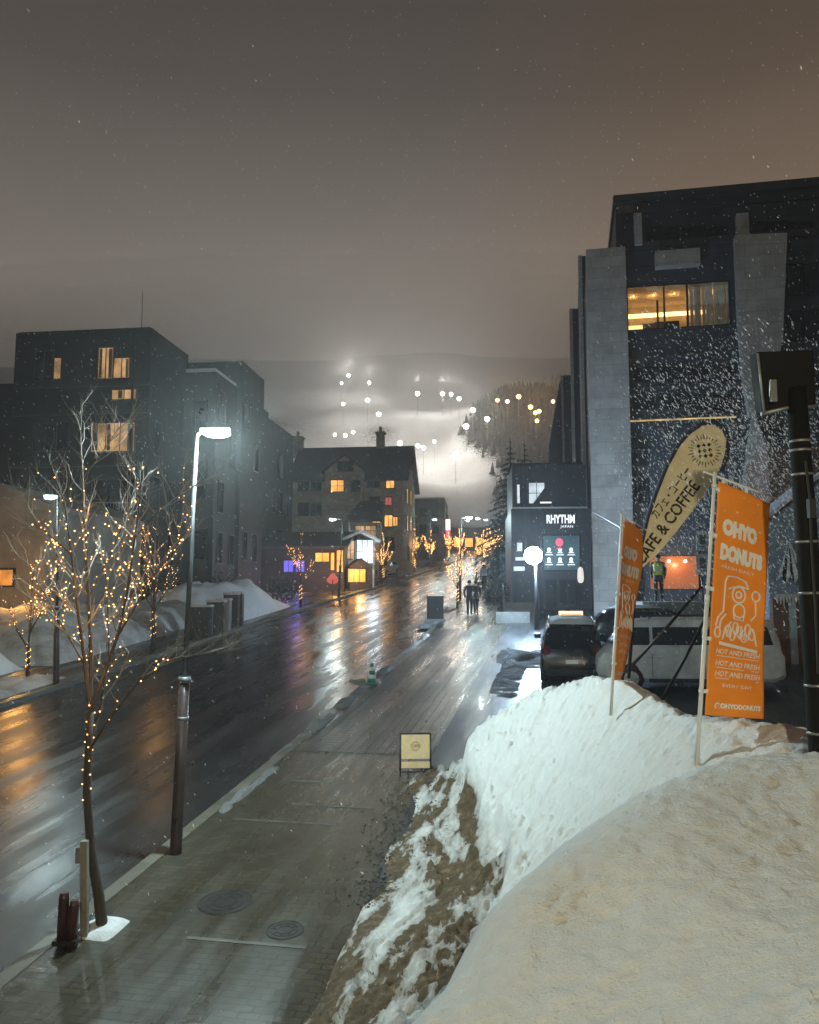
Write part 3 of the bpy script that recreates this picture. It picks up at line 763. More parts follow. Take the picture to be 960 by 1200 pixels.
# generic small light tree, copied along the street
def small_tree(seed, h, name_label, dense=170, cluster=1.0):
    rg_ = random.Random(seed)
    t = thing('string_light_tree', name_label, 'tree', (0, 0, 0), 'trees wound with lights along the street')
    mb = MB(); tr = [Vector((0, 0, -0.1)), Vector((0.02, 0, h * 0.15)), Vector((-0.02, 0.02, h * 0.30))]
    mb.tube(tr, [0.065, 0.05, 0.042], 8); mb.build('trunk', M_bark, t)
    st = [([tr[2], Vector((0.02, 0, h * .5)), Vector((0, .03, h * .75)), Vector((0.05, 0, h))], .03, .008)]
    for k in range(6):
        a = k * 1.05 + rg_.uniform(-.3, .3); z0 = h * rg_.uniform(.25, .45); sp = rg_.uniform(.25, .42) * h * 0.5
        p0 = Vector((0, 0.01, z0)); p1 = p0 + Vector((math.cos(a) * sp * .5, math.sin(a) * sp * .5, h * .16)); p2 = p0 + Vector((math.cos(a) * sp * .9, math.sin(a) * sp * .9, h * rg_.uniform(.3, .42)))
        st.append(([p0, p1, p2], .02, .006))
    mb = MB()
    for pts, r0, r1 in st: mb.tube(pts, list(np.linspace(r0, r1, len(pts))), 6, cap=False)
    mb.build('limbs', M_bark, t)
    tw, sg_ = branchy(st, rg_, 6, 3, 0.5, 0.22); tw.build('twigs', M_frost, t)
    mb = MB(); pts_ = []
    for a, b, lv in sg_:
        if lv == 2: continue
        for k in range(max(1, int((b - a).length / 0.06))): pts_.append(a.lerp(b, rg_.random()))
    rg_.shuffle(pts_)
    s = bpy.data.objects.new
    return t, pts_[:dense] + [Vector((math.cos(k) * .06, math.sin(k) * .06, h * (.1 + .2 * k / 24))) for k in range(24)]
def bulbs(pts_, r_, mat_, label, loc):
    mb = MB()
    for p in pts_: mb.octa(p, r_)
    o = mb.build('string_lights', mat_); o.location = loc
    return tag(o, label, 'string lights', 'string lights on the street trees')
tA, pA = small_tree(21, 3.6, 'x', 150); tB, pB = small_tree(22, 3.3, 'x', 240)
first = True
spots = [(22.7, 'f', -1.3, 0, 1.05, .020, 'thin light-wound tree at the left edge, by the snowy planter'),
         (28.6, 'f', -0.35, 1, 1.62, .022, 'light-wound tree across the road, just left of the nearest lamp pole'),
         (45.2, 'f', -0.3, 0, 1.25, .026, 'light-wound tree in front of the long grey snow heap'),
         (66.0, 'f', -0.8, 1, 1.20, .034, 'light-wound tree before the white-lit glass pavilion'),
         (80.0, 'f', -1.0, 0, 1.25, .040, 'light-wound tree below the brown block'),
         (90.0, 'f', -1.2, 1, 1.2, .044, 'light-wound tree just beyond the brown block corner'),
         (104.0, 'f', -1.0, 0, 1.2, .048, 'distant light-wound tree on the far kerb'),
         (118.0, 'f', -1.0, 1, 1.2, .052, 'most distant light-wound tree on the far kerb'),
         (45.0, 'n', 0.5, 1, 1.18, .026, 'light-wound tree beside the dark litter bin'),
         (66.0, 'n', 0.5, 0, 1.15, .032, 'light-wound tree beyond the lone walker on the near kerb'),
         (80.0, 'n', 0.6, 1, 1.2, .040, 'light-wound tree farther up the near kerb'),
         (95.0, 'n', 0.6, 0, 1.2, .046, 'distant light-wound tree on the near kerb'),
         (110.0, 'n', 0.6, 1, 1.2, .050, 'farther light-wound tree on the near kerb'),
         (128.0, 'n', 0.8, 0, 1.2, .056, 'light-wound tree near the top of the street'),
         (146.0, 'n', 0.8, 1, 1.2, .060, 'last light-wound tree at the top of the street')]
used = {0: False, 1: False}
for i, (s, sd, dc, kd, k, br_, lab) in enumerate(spots):
    q = SCp(s, (cf(s) if sd == 'f' else cn(s)) + dc); pr, pts_ = ((tA, pA), (tB, pB))[kd]
    rz = i * 1.3
    if not used[kd]: o = pr; used[kd] = True
    else: o = copy_tree(pr)
    o.location = q; o.rotation_euler = (0, 0, rz); o.scale = (k, k, k); o['label'] = lab
    nb = len(pts_)
    ob = bulbs([p * k for p in pts_[:nb]], br_ * .72, M_bulb if s < 40 else M_bulb_far, 'warm string lights on the ' + lab.replace('light-wound ', ''), q); ob.rotation_euler = (0, 0, rz)
    light('string_light_glow', 'POINT', q + Vector((0, -0.3, 2.2 * k)), 30 if s < 50 else 45, (1.0, 0.52, 0.18), 0.4)

# conifers
M_needle = pm('conifer_needles', (0.022, 0.04, 0.035), 0.8, var=0.5, scale=2, bump=0)
def conifer(base, h, rad, label, seed, dens=1.0):
    rg_ = random.Random(seed); base = Vector(base); t = thing('conifer', label, 'tree', base)
    mb = MB(); mb.tube([base - Vector((0, 0, .2)), base + Vector((0, 0, h))], [h * .022, .02], 7); mb.build('trunk', M_bark, t)
    mb = MB(); z = h * .06
    while z < h * .98:
        rr = rad * (1 - z / h) ** 0.85 + .08; nb_ = max(4, int(11 * dens * (1 - z / h) + 4))
        for k in range(nb_):
            a = rg_.uniform(0, 6.28); L = rr * rg_.uniform(.65, 1.1); d = Vector((math.cos(a), math.sin(a), 0)); p0 = base + Vector((0, 0, z))
            pt = [p0, p0 + d * L * .5 + Vector((0, 0, -.04 * L)), p0 + d * L + Vector((0, 0, -.28 * L))]
            mb.tube(pt, [.02, .014, .006], 3, cap=False)
            for m in range(int(9 * L) + 5):
                u = rg_.uniform(.15, 1); i = 0 if u < .5 else 1; p = pt[i].lerp(pt[i + 1], u * 2 - i); sdv = Vector((-d.y, d.x, 0)) * rg_.choice((-1, 1))
                e = p + (sdv * rg_.uniform(.15, .5) + d * .3 + Vector((0, 0, rg_.uniform(-.35, .05)))) * L * .55 * (1.1 - u * .5); wv = Vector((0, 0, 1)).cross(e - p).normalized() * .07
                mb.face([p - wv, p + wv, e + wv * .5 + Vector((0, 0, -.05)), e - wv * .3])
        z += h * .035 * rg_.uniform(.8, 1.2)
    mb.build('crown', M_needle, t, fixn=False); return t
q = ground(P(600, 690, 58).x, 58); conifer(q, 10.8, 2.9, 'tall dark conifer beside the outfitter shop', 1, 1.7)
q = ground(P(617, 690, 62).x, 62); conifer(q, 10.9, 2.6, 'second dark conifer half hidden behind the outfitter shop', 2, 1.7)
q = SCp(150, -10.0); conifer(q, 8.6, 3.2, 'distant snowy conifer beyond the top of the street', 3)
q = SCp(158, -24.0); conifer(q, 9, 3.0, 'distant conifer behind the brown block', 4)
M_bush = pm('frosted_hedge', (0.06, 0.07, 0.06), 0.85, var=0.6, scale=4, bump=0)
def bush(c, r, label, seed, mat_=None, n_=900):
    rg_ = random.Random(seed); mb = MB()
    for k in range(n_):
        d = Vector((rg_.gauss(0, 1), rg_.gauss(0, 1), abs(rg_.gauss(0, 1)))).normalized(); rr = rg_.uniform(.55, 1.0) * (1 + .3 * mn.noise(d * 2 + Vector((seed, 0, 0))))
        p = Vector(c) + Vector((d.x * r[0], d.y * r[1], d.z * r[2])) * rr; a = Vector((rg_.gauss(0, 1), rg_.gauss(0, 1), rg_.gauss(0, 1))).normalized() * .09; b = a.cross(d).normalized() * .05
        mb.face([p - a, p + b, p + a, p - b])
    return tag(mb.build('shrub', mat_ or M_bush, at=c, fixn=False), label, 'shrub')
for i, (px, d, r_, lab) in enumerate(((582, 50, (1.0, 1.0, 1.5), 'frosted shrub at the left of the shop steps'), (596, 47, (.9, .9, 1.2), 'frosted shrub against the shop steps railing'), (608, 52, (1.3, 1, 2.0), 'taller dark shrub under the conifer'))):
    bush(ground(P(px, 690, d).x, d), r_, lab, i + 3)
for i, (s, c, r_, lab) in enumerate(((49, -17.6, (1.2, 1.2, 1.7), 'bare hedge shrub at the apartment corner, near the road'), (46, -20.5, (1.5, 1.2, 2.3), 'tall leafless shrub against the apartment wall'), (43, -23.5, (1.4, 1.2, 2.0), 'leafless shrub by the apartment side, left of the tall one'), (68, -16.6, (1.6, 1.4, 2.4), 'dark shrub at the foot of the gabled house'))):
    bush(SCp(s, c), r_, lab, i + 20)

# ------------------------------------------------------------------ buildings
def window(fr, root, x0, y0, x1, y1, pane_mat, mull=(1, 1), rec=0.0, fw=0.09, name='window', by_px=True, lab=None):
    if by_px:
        xm, ym = (x0 + x1) / 2, (y0 + y1) / 2
        t0, t1 = fr.at(x0, ym)[0], fr.at(x1, ym)[0]; z0, z1 = fr.at(xm, y1)[1], fr.at(xm, y0)[1]
    else: t0, z0, t1, z1 = x0, y0, x1, y1
    mb = MB()
    for a, b, c, d in ((t0 - fw, t1 + fw, z1, z1 + fw), (t0 - fw, t1 + fw, z0 - fw, z0), (t0 - fw, t0, z0, z1), (t1, t1 + fw, z0, z1)): fr.box(mb, a, b, c, d, rec - 0.02, rec + 0.09)
    for k in range(1, mull[0]): u = t0 + (t1 - t0) * k / mull[0]; fr.box(mb, u - fw / 3, u + fw / 3, z0, z1, rec - 0.0, rec + 0.06)
    for k in range(1, mull[1]): u = z0 + (z1 - z0) * k / mull[1]; fr.box(mb, t0, t1, u - fw / 3, u + fw / 3, rec - 0.0, rec + 0.055)
    w_ = mb.build(name, M_frame, root)
    if lab: w_['label'] = lab
    mb = MB(); fr.box(mb, t0, t1, z0, z1, rec + 0.005, rec + 0.03); mb.build('pane', pane_mat, w_)
    return w_

M_curtain = pm('drawn_curtain', (.16, .12, .08), .9)
# --- apartment block on the left
M_apt = panel_mat('dark_brick_cladding', (0.020, 0.022, 0.022), 0.5, 0.16, 0.012, 0.75)
M_apt2 = panel_mat('grey_vertical_cladding', (0.042, 0.044, 0.041), 0.22, 3.0, 0.014, 0.75, off=0)
azL = R(7); A0 = P(178, 384, 45.7)
fL = Fr((A0.x, A0.y), -0.0 + azL)          # facade facing the camera; t negative goes left
rt_ = thing('apartment_building', 'dark stepped apartment block with a mast on its roof, left of the road', 'building', ground(A0.x - 4, A0.y + 6))
def vol(fr, root, t0, t1, z1, n0, n1, mat_, z0=None, name='wall'):
    mb = MB(); zz = gz(*fr.p((t0 + t1) / 2, 0, n1).xy) - 0.6 if z0 is None else z0
    fr.box(mb, t0, t1, zz, z1, n0, n1); return mb.build(name, mat_, root)
tl_ = fL.at(19, 390)[0]; zr = A0.z
vol(fL, rt_, tl_, 0, zr, -5.4, 0, M_apt)                                    # tower
vol(fL, rt_, tl_ - 4, tl_, fL.at(8, 444)[1], -9, -1.0, M_apt)                # left wing
f2 = Fr(fL.p(0, 0, -5.0).xy, azL); 
t1 = f2.at(254, 440)[0]; z2 = f2.at(215, 437)[1]
vol(f2, rt_, -4, t1, z2, -4.6, 0, M_apt2)
f3 = Fr(fL.p(0, 0, -9.0).xy, azL); t3 = f3.at(284, 440)[0]; z3 = f3.at(260, 424)[1]
vol(f3, rt_, -5, t3, z3, -5, -0.003, M_apt2)
f4 = Fr(fL.p(0, 0, -13.0).xy, azL); t4 = f4.at(290, 480)[0]; z4 = f4.at(292, 465)[1]
vol(f4, rt_, -5, t4, z4, -5.2, -0.003, M_apt2)
f5 = Fr(fL.p(0, 0, -18.0).xy, azL); t5 = f5.at(312, 480)[0]; z5 = f5.at(314, 482)[1]
vol(f5, rt_, -5, t5 - 0.35, z4 - 0.05, -9.6, -0.006, M_apt2)
# roof snow caps and parapets
def cap(fr, root, t0, t1, z, n0, n1, h=0.14, m=M_snow, name='roof_snow'):
    mb = MB(); fr.box(mb, t0 + .1, t1 - .1, z + 0.002, z + h, n0 + .1, n1 - .1); return mb.build(name, m, root, bevel=0.05)
cap(f2, rt_, -3.9, t1, z2, -4.5, 0, 0.3); cap(fL, rt_, tl_, 0, zr, -5.4, 0, .10, M_metal_dark, 'parapet')
cap(f4, rt_, -5, t4, z4, -5.2, 0, .12, M_metal_dark, 'parapet')
mb = MB(); q = fL.p(fL.at(152, 385)[0], zr, -1.5); mb.tube([q, q + Vector((0, 0, 2.8))], [0.035, 0.02], 6); mb.build('antenna', M_metal_grey, rt_)
for (a, b, c, d, m_, mu) in ((116, 408, 133, 444, M_win_dim, (2, 1)), (134, 420, 152, 443, M_win_dim, (2, 1)), (132, 457, 160, 468, M_win_dim, (2, 1)), (108, 496, 158, 529, M_win_warm2 if 'M_win_warm2' in globals() else M_win_dim, (3, 1)),
                             (42, 412, 62, 445, M_glass, (2, 1)), (64, 420, 72, 444, M_win_dim, (1, 1)), (40, 496, 80, 528, M_glass, (3, 1)), (40, 560, 80, 596, M_glass, (3, 1)), (108, 562, 158, 598, M_glass, (3, 1)), (40, 630, 80, 665, M_glass, (3, 1)), (108, 632, 158, 668, M_glass, (3, 1))):
    window(fL, rt_, a, b, c, d, m_, mu, fw=0.07)
for yy in (452, 484, 545, 612):
    mb = MB(); zz = fL.at(100, yy)[1]; fL.box(mb, tl_ + .02, -.02, zz - .09, zz + .09, 0.0, .10); mb.build('ledge', M_frame, rt_)
mb = MB(); fL.box(mb, -1.05, -.93, gz(A0.x, A0.y), zr - .3, .02, .13); mb.build('downpipe', M_metal_dark, rt_)
for (a, b, c, d) in ((117, 409, 120, 443), (128, 409, 132, 443), (148, 421, 151, 442), (109, 497, 115, 528), (126, 497, 130, 528), (150, 497, 157, 528), (139, 458, 144, 467)):
    mb = MB(); fL.pbox(mb, a, b, c, d, .035, .06); mb.build('curtain', M_curtain, rt_)
for (a, b) in ((112, 155), (42, 78)):
    mb = MB(); z0 = fL.at(100, 612)[1]
    for k in range(14): u = fL.at(a, 600)[0] + (fL.at(b, 600)[0] - fL.at(a, 600)[0]) * k / 13; fL.box(mb, u - .015, u + .015, z0 + .1, z0 + 1.0, .55, .58)
    fL.box(mb, fL.at(a, 600)[0], fL.at(b, 600)[0], z0 + 1.0, z0 + 1.06, .53, .60); fL.box(mb, fL.at(a, 600)[0] - .1, fL.at(b, 600)[0] + .1, z0 - .08, z0 + .1, .10, .65); mb.build('balcony', M_metal_grey, rt_)
for (a, b, c, d) in ((196, 470, 212, 510), (228, 470, 242, 510), (196, 540, 212, 585), (228, 540, 242, 585), (196, 620, 212, 655), (228, 620, 242, 655)): window(f2, rt_, a, b, c, d, M_glass, (1, 1), fw=0.05)
# the long side along the street
def side_frame(fr, t): return Fr(fr.p(t, 0, 0).xy, azL - math.pi / 2)
for fr, tt, depth in ((fL, 0, 5), (f2, t1, 4), (f3, t3, 4), (f4, t4, 5), (f5, t5 - .35, 9)):
    sf = Fr(fr.p(tt, 0, 0).xy, azL - math.pi / 2)     # u runs away from the camera, n faces the street
    g = gz(*fr.p(tt, 0, -depth).xy)
    for z in (2.2, 5.4, 8.6, 11.2):
        for k in range(2 if depth < 9 else 4):
            a = 0.7 + k * 2.2
            if random.random() < .45: continue
            if g + z + 1.6 < (zr if fr is fL else z2) - 1.0: window(sf, rt_, a, g + z, a + 0.9, g + z + 1.9, M_glass, by_px=False, fw=.05)
mb = MB(); q = f5.p(t5 - 1.4, f5.at(327, 628)[1], 0.2)

# --- low building, left edge
M_plaster = pm('stained_render', (0.22, 0.205, 0.18), 0.85, var=0.35, scale=0.8, fine=25)
q = P(54, 640, 36); fB = Fr((q.x, q.y), R(8))
rt2 = thing('low_building', 'low rendered building with a thick snowy roof at the left edge', 'building', ground(q.x - 4, q.y + 3))
zt = fB.at(54, 598)[1]
vol(fB, rt2, -14, 0, zt, -9, 0, M_plaster)
mb = MB(); z1_ = fB.at(0, 570)[1]
pf = [fB.p(-14, zt, 0.15), fB.p(0.12, zt, .15), fB.p(0.12, zt + .25, .15), fB.p(fB.at(0, 570)[0], z1_ + .15, .15), fB.p(-14, z1_ + 1.0, .15)]
mb.prism(pf, fB.n * -9.3); mb.build('roof', M_plaster, rt2)
window(fB, rt2, -8.2, fB.at(5, 686)[1], fB.at(16, 680)[0], fB.at(5, 668)[1], em('orange_shopfront', (1.0, 0.36, 0.06), 0.9, var=.6), (2, 1), by_px=False)
light('porch_light', 'POINT', P(14, 692, 32.6), 130, (1.0, 0.48, 0.12), 0.3)
light('porch_light', 'POINT', P(-70, 700, 32), 160, (1.0, 0.50, 0.14), 0.3)

# --- gabled house
M_stone = panel_mat('grey_stone', (0.36, 0.28, 0.205), 0.5, 0.22, 0.02, 0.85)
M_roof = pm('dark_roof_shingle', (0.075, 0.066, 0.066), 0.8, var=0.3, scale=2)
q = P(473, 640, 75); fH = Fr((q.x, q.y), R(6.5))
rH = thing('gabled_house', 'tall gabled stone house with lit windows and a chimney', 'building', ground(q.x - 5, q.y + 5))
tl = fH.at(342, 600)[0]; ze = fH.at(410, 562)[1]; dep = 9.5
gH = gz(q.x, q.y)
mb = MB(); zk = P(470, 527, 80).z
gab = [fH.p(0, gH - 1, 0), fH.p(0, gH - 1, -dep), fH.p(0, ze, -dep), fH.p(0, zk - .15, -dep / 2), fH.p(0, ze, 0)]
mb.prism(gab, fH.u * tl); mb.build('wall', M_stone, rH)
mb = MB(); ov = .5
for sgn in (1, -1):
    a = fH.p(.5, ze - .25, .45) if sgn > 0 else fH.p(.5, ze - .25, -dep - .45)
    b = fH.p(.5, zk + .12, -dep / 2); mb.prism([a, b, b + Vector((0, 0, .22)), a + Vector((0, 0, .22))], fH.u * (tl - 1.0))
rf_ = mb.build('roof', M_roof, rH)
for px, hh, w_ in ((446, 1.6, .38), (346, 1.3, .5)):
    q = P(px, 530, 80); mb = MB(); tt = (q - fH.o).dot(fH.u); fH.box(mb, tt - w_, tt + w_, zk - .6, zk + hh, -dep / 2 - w_, -dep / 2 + w_)
    fH.box(mb, tt - w_ - .12, tt + w_ + .12, zk + hh, zk + hh + .15, -dep / 2 - w_ - .12, -dep / 2 + w_ + .12); mb.tube([fH.p(tt, zk + hh, -dep / 2), fH.p(tt, zk + hh + .7, -dep / 2)], .16, 8)
    mb.build('chimney', M_stone, rf_)
# dormer gable
mb = MB(); ta, tb = fH.at(383, 570)[0], fH.at(427, 570)[0]; tm = (ta + tb) / 2; zp = fH.at(404, 536)[1]; zs = fH.at(404, 553)[1]
mb.prism([fH.p(ta, gH, .7), fH.p(tb, gH, .7), fH.p(tb, zs, .7), fH.p(tm, zp, .7), fH.p(ta, zs, .7)], fH.n * -4.2); dm = mb.build('dormer', M_stone, rH)
mb = MB()
for s_, e_ in ((ta, -1), (tb, 1)):
    mb.prism([fH.p(s_ + e_ * .3, zs - .2, 1.0), fH.p(tm, zp + .05, 1.0), fH.p(tm, zp + .27, 1.0), fH.p(s_ + e_ * .3, zs + .02, 1.0)], fH.n * -4.6)
mb.build('dormer_roof', M_roof, dm)
M_win_h = em('amber_window', (1.0, 0.46, 0.10), 1.6, var=0.6, scale=1.2)
fHd = Fr(fH.p(0, 0, .7).xy, R(6.5))
window(fHd, rH, 388, 563, 403, 576, M_win_h, (2, 2), fw=.08); window(fHd, rH, 396, 541, 414, 552, M_glass, (3, 1), fw=.06); window(fHd, rH, 412, 563, 422, 576, M_glass, (2, 1), fw=.06)
for a, b, c, d, m_ in ((453, 561, 462, 572, M_win_h), (431, 562, 445, 571, M_glass), (452, 583, 459, 592, em('dim_red_window', (.8, .12, .08), .5)), (437, 604, 446, 619, M_win_h), (451, 604, 460, 617, M_win_h), (461, 606, 466, 616, M_win_h), (433, 583, 445, 594, M_glass), (350, 563, 362, 575, M_glass), (365, 563, 377, 575, M_glass), (350, 590, 362, 604, M_glass), (365, 590, 377, 604, M_glass), (452, 630, 462, 645, M_glass)):
    window(fH, rH, a, b, c, d, m_, (2, 1), fw=.07)
fHs = Fr(fH.p(0, 0, 0).xy, R(6.5) - math.pi / 2)
for a, z in ((2.2, ze - 3.2), (2.2, ze - .6), (5.2, ze - 3.0), (7.4, ze - 2.8), (5.2, ze - .4), (3.0, ze - 6.0), (6.2, ze - 6.2)):
    window(fHs, rH, a, z - 1.4, a + .9, z, M_win_h if a not in (7.4, 3.0) else M_glass, by_px=False, fw=.06)
# balcony annex
q = P(447, 640, 69); fAx = Fr((q.x, q.y), R(6.5)); rA = thing('annex', 'dark-roofed annex with a railed balcony below the gabled house', 'building', ground(q.x - 2, q.y + 2))
ta = fAx.at(408, 600)[0]; zb_ = fAx.at(425, 612)[1]; zr_ = fAx.at(430, 586)[1]
vol(fAx, rA, ta, -.2, zb_ - 1.6, -3.5, 0, M_stone)
vol(fAx, rA, ta + .2, -.4, zb_ + .1, -3.5, -1.4, M_stone, z0=zb_ - 1.6)
mb = MB(); mb.prism([fAx.p(ta - .2, zb_, .4), fAx.p(.1, zb_, .4), fAx.p(-.1, zr_, -2.2), fAx.p(ta + .6, zr_, -2.2)], Vector((0, 0, .2))); mb.build('roof', M_roof, rA)
mb = MB()
for k in range(3): u = ta + .1 + (-.2 - ta) * k / 2 - .05; fAx.box(mb, u, u + .12, zb_ - 1.6, zb_ + .05, -.15, -.03)
for k in range(14): u = ta + (-.2 - ta) * k / 13; fAx.box(mb, u - .02, u + .02, zb_ - 1.6, zb_ - .75, -.12, -.06)
fAx.box(mb, ta, -.2, zb_ - .75, zb_ - .68, -.13, -.05); mb.build('railing', M_metal_grey, rA)
window(fAx, rA, ta + .4, zb_ - 1.45, -.7, zb_ - .2, M_win_dim, (4, 1), rec=-1.4, by_px=False, fw=.05)
light('balcony_lamp', 'POINT', P(392, 611, 66), 60, (.85, 1, .95), .1)

# --- timber lodge shop with blue lights
M_timber = panel_mat('dark_timber', (0.06, 0.045, 0.04), 2.0, 0.2, 0.012, 0.8)
q = P(404, 670, 60); fS = Fr((q.x, q.y), R(6)); rS = thing('lodge_shop', 'low timber lodge with dark roof and orange-lit shopfront', 'building', ground(q.x - 3, q.y + 3))
ta = fS.at(300, 670)[0]; zt = fS.at(370, 642)[1]; gS = gz(q.x, q.y)
vol(fS, rS, ta, -.05, zt, -6, 0, M_timber)
mb = MB(); zrg = fS.at(395, 622)[1]
mb.prism([fS.p(ta, zt - .1, .5), fS.p(ta, zrg, -3), fS.p(ta, zrg + .18, -3), fS.p(ta, zt + .08, .5)], fS.u * (0.3 - ta)); mb.prism([fS.p(ta, zt - .1, -6.5), fS.p(ta, zrg, -3), fS.p(ta, zrg + .18, -3), fS.p(ta, zt + .08, -6.5)], fS.u * (0.3 - ta)); mb.build('roof', M_roof, rS)
M_win_o = em('orange_window', (1.0, 0.40, 0.06), 1.8, var=.4, scale=1.5); M_win_b = em('blue_window', (0.20, 0.15, 1.0), 1.1, var=.5, scale=2)
window(fS, rS, 370, 648, 386, 658, M_win_o, (2, 1), fw=.06); window(fS, rS, 388, 648, 392, 668, M_win_o, fw=.05); window(fS, rS, 395, 645, 402, 670, M_win_o, (1, 2), fw=.05)
window(fS, rS, 333, 657, 344, 670, M_win_b, (2, 1), fw=.05); window(fS, rS, 347, 657, 357, 670, M_win_b, (2, 1), fw=.05)
light('shop_light', 'POINT', P(344, 672, 57.6), 70, (.25, .2, 1.0), .3); light('shop_light', 'POINT', P(394, 668, 57.8), 220, (1, .5, .15), .3)
light('shop_light', 'POINT', P(335, 672, 57.6), 30, (.9, .35, .9), .2)

# --- white-lit glass pavilion
q = P(461, 680, 62.5); fG = Fr((q.x, q.y), R(-20)); rG = thing('glass_pavilion', 'white-lit glazed pavilion with gabled front beside the lodge', 'building', ground(q.x - 1.5, q.y + 1.5))
ta = fG.at(404, 660)[0]; tb = fG.at(440, 660)[0]; gG = gz(q.x, q.y) - .3; zt = fG.at(425, 632)[1]
vol(fG, rG, ta, tb, zt - .1, -4, -.25, pm('white_wall', (.6, .62, .64), .7))
mb = MB(); tm = (ta + tb) / 2
zp = fG.at(423, 626)[1]
mb.prism([fG.p(ta - .3, zt - .2, .3), fG.p(tm, zp + .1, .3), fG.p(tb + .3, zt - .2, .3), fG.p(tb + .3, zt - .02, .3), fG.p(tm, zp + .32, .3), fG.p(ta - .3, zt - .02, .3)], fG.n * -4.5); mb.build('roof', pm('pale_roof', (.35, .37, .38), .6), rG)
window(fG, rG, 407, 634, 415, 655, M_win_dim, (2, 2), fw=.06); window(fG, rG, 418, 633, 437, 660, M_win_white, (3, 2), fw=.06)
mb = MB(); tA_, tB_ = fG.at(405, 670)[0], fG.at(431, 670)[0]; zq = fG.at(418, 655)[1]; zw = fG.at(418, 664)[1]
mb.prism([fG.p(tA_, gG, 1.2), fG.p(tB_, gG, 1.2), fG.p(tB_, zw, 1.2), fG.p((tA_ + tB_) / 2, zq, 1.2), fG.p(tA_, zw, 1.2)], fG.n * -1.4); pch = mb.build('porch', M_timber, rG)
fGp = Fr(fG.p(0, 0, 1.2).xy, R(-20)); window(fGp, rG, 408, 667, 428, 682, M_win_o, (3, 1), fw=.06)
light('pavilion_light', 'POINT', fG.p(tb - .5, zt - 1, .8), 180, (.8, .92, 1), .3); light('pavilion_light', 'POINT', fG.p(tA_ + .5, gG + 1.2, 2.2), 110, (1, .55, .2), .3)

# --- brown block up the street and two more beyond
M_brown = panel_mat('brown_cladding', (0.14, 0.10, 0.085), 3.0, 0.5, 0.02, 0.8)
q = P(522, 650, 113); fK = Fr((q.x, q.y), R(5)); rK = thing('brown_block', 'flat-roofed brown block up the street with a lit vertical banner', 'building', ground(q.x - 2, q.y + 4))
ta = fK.at(480, 640)[0]; zt = fK.at(505, 585)[1]
vol(fK, rK, ta, 0, zt, -9, 0, M_brown); cap(fK, rK, ta, 0, zt, -9, 0, .25)
for a, b in ((0.9, 2.2), (3.2, 2.0), (5.4, 2.2), (0.9, 5.0), (3.2, 5.0), (5.4, 5.0)):
    fs_ = Fr(fK.p(0, 0, 0).xy, R(5) - math.pi / 2); g = gz(*fK.p(0, 0, -4).xy); window(fs_, rK, a, g + b, a + 1.2, g + b + 1.2, M_win_h, by_px=False, fw=.06)
for a, b, c, d in ((492, 596, 500, 606), (506, 596, 514, 606), (492, 615, 500, 625), (506, 615, 514, 625)): window(fK, rK, a, b, c, d, M_glass, (2, 1), fw=.07)
tb_ = thing('banner_sign', 'tall lit banner sign, white above red, on the corner of the brown block', 'sign', fK.p(.3, gz(q.x, q.y), .6))
mb = MB(); z_a, z_b = fK.at(521, 634)[1], fK.at(521, 609)[1]; fK.box(mb, .1, .7, (z_a + z_b) / 2, z_b, .45, .55); mb.build('upper_panel', em('white_sign_face', (1, .9, .9), 2.2), tb_)
mb = MB(); fK.box(mb, .1, .7, z_a, (z_a + z_b) / 2 - .01, .45, .55); mb.build('lower_panel', em('red_sign_face', (1, .06, .12), 1.8), tb_)
mb = MB(); mb.tube([fK.p(0.0, gz(q.x, q.y) - .1, .5), fK.p(0.0, z_b + .1, .5)], .06, 6); mb.build('post', M_metal_dark, tb_)
q = SCp(140, -20); fM = Fr((q.x, q.y), R(4)); rM = thing('distant_shop', 'small distant shop with orange windows at the top of the street', 'building', q)
vol(fM, rM, 0, 6, q.z + 4.2, -6, 0, M_timber); cap(fM, rM, 0, 6, q.z + 4.2, -6, 0, .4)
for k in range(3): window(fM, rM, .5 + k * 1.9, q.z + .8, 1.8 + k * 1.9, q.z + 2.3, M_win_o, by_px=False, fw=.06)
q = SCp(172, -16); fN = Fr((q.x, q.y), R(8)); rN = thing('distant_lodge', 'pale distant lodge closing the view at the top of the street', 'building', q)
vol(fN, rN, -3, 5, q.z + 4.0, -6, 0, M_plaster); cap(fN, rN, -3, 5, q.z + 4, -6, 0, .5)
for k in range(4): window(fN, rN, -2.5 + k * 1.9, q.z + .9, -1.3 + k * 1.9, q.z + 2.2, M_win_h, by_px=False, fw=.06)
q = SCp(96, -3.2); fO = Fr((q.x, q.y), R(8)); rO = thing('distant_cafe', 'low cafe with lit windows behind the conifer', 'building', q)
vol(fO, rO, 0, 8, q.z + 4.0, -7, 0, M_timber); cap(fO, rO, 0, 8, q.z + 4, -7, 0, .4)
for k in range(3): window(fO, rO, .6 + k * 2.4, q.z + .8, 2.2 + k * 2.4, q.z + 2.6, M_win_o, by_px=False, fw=.06)

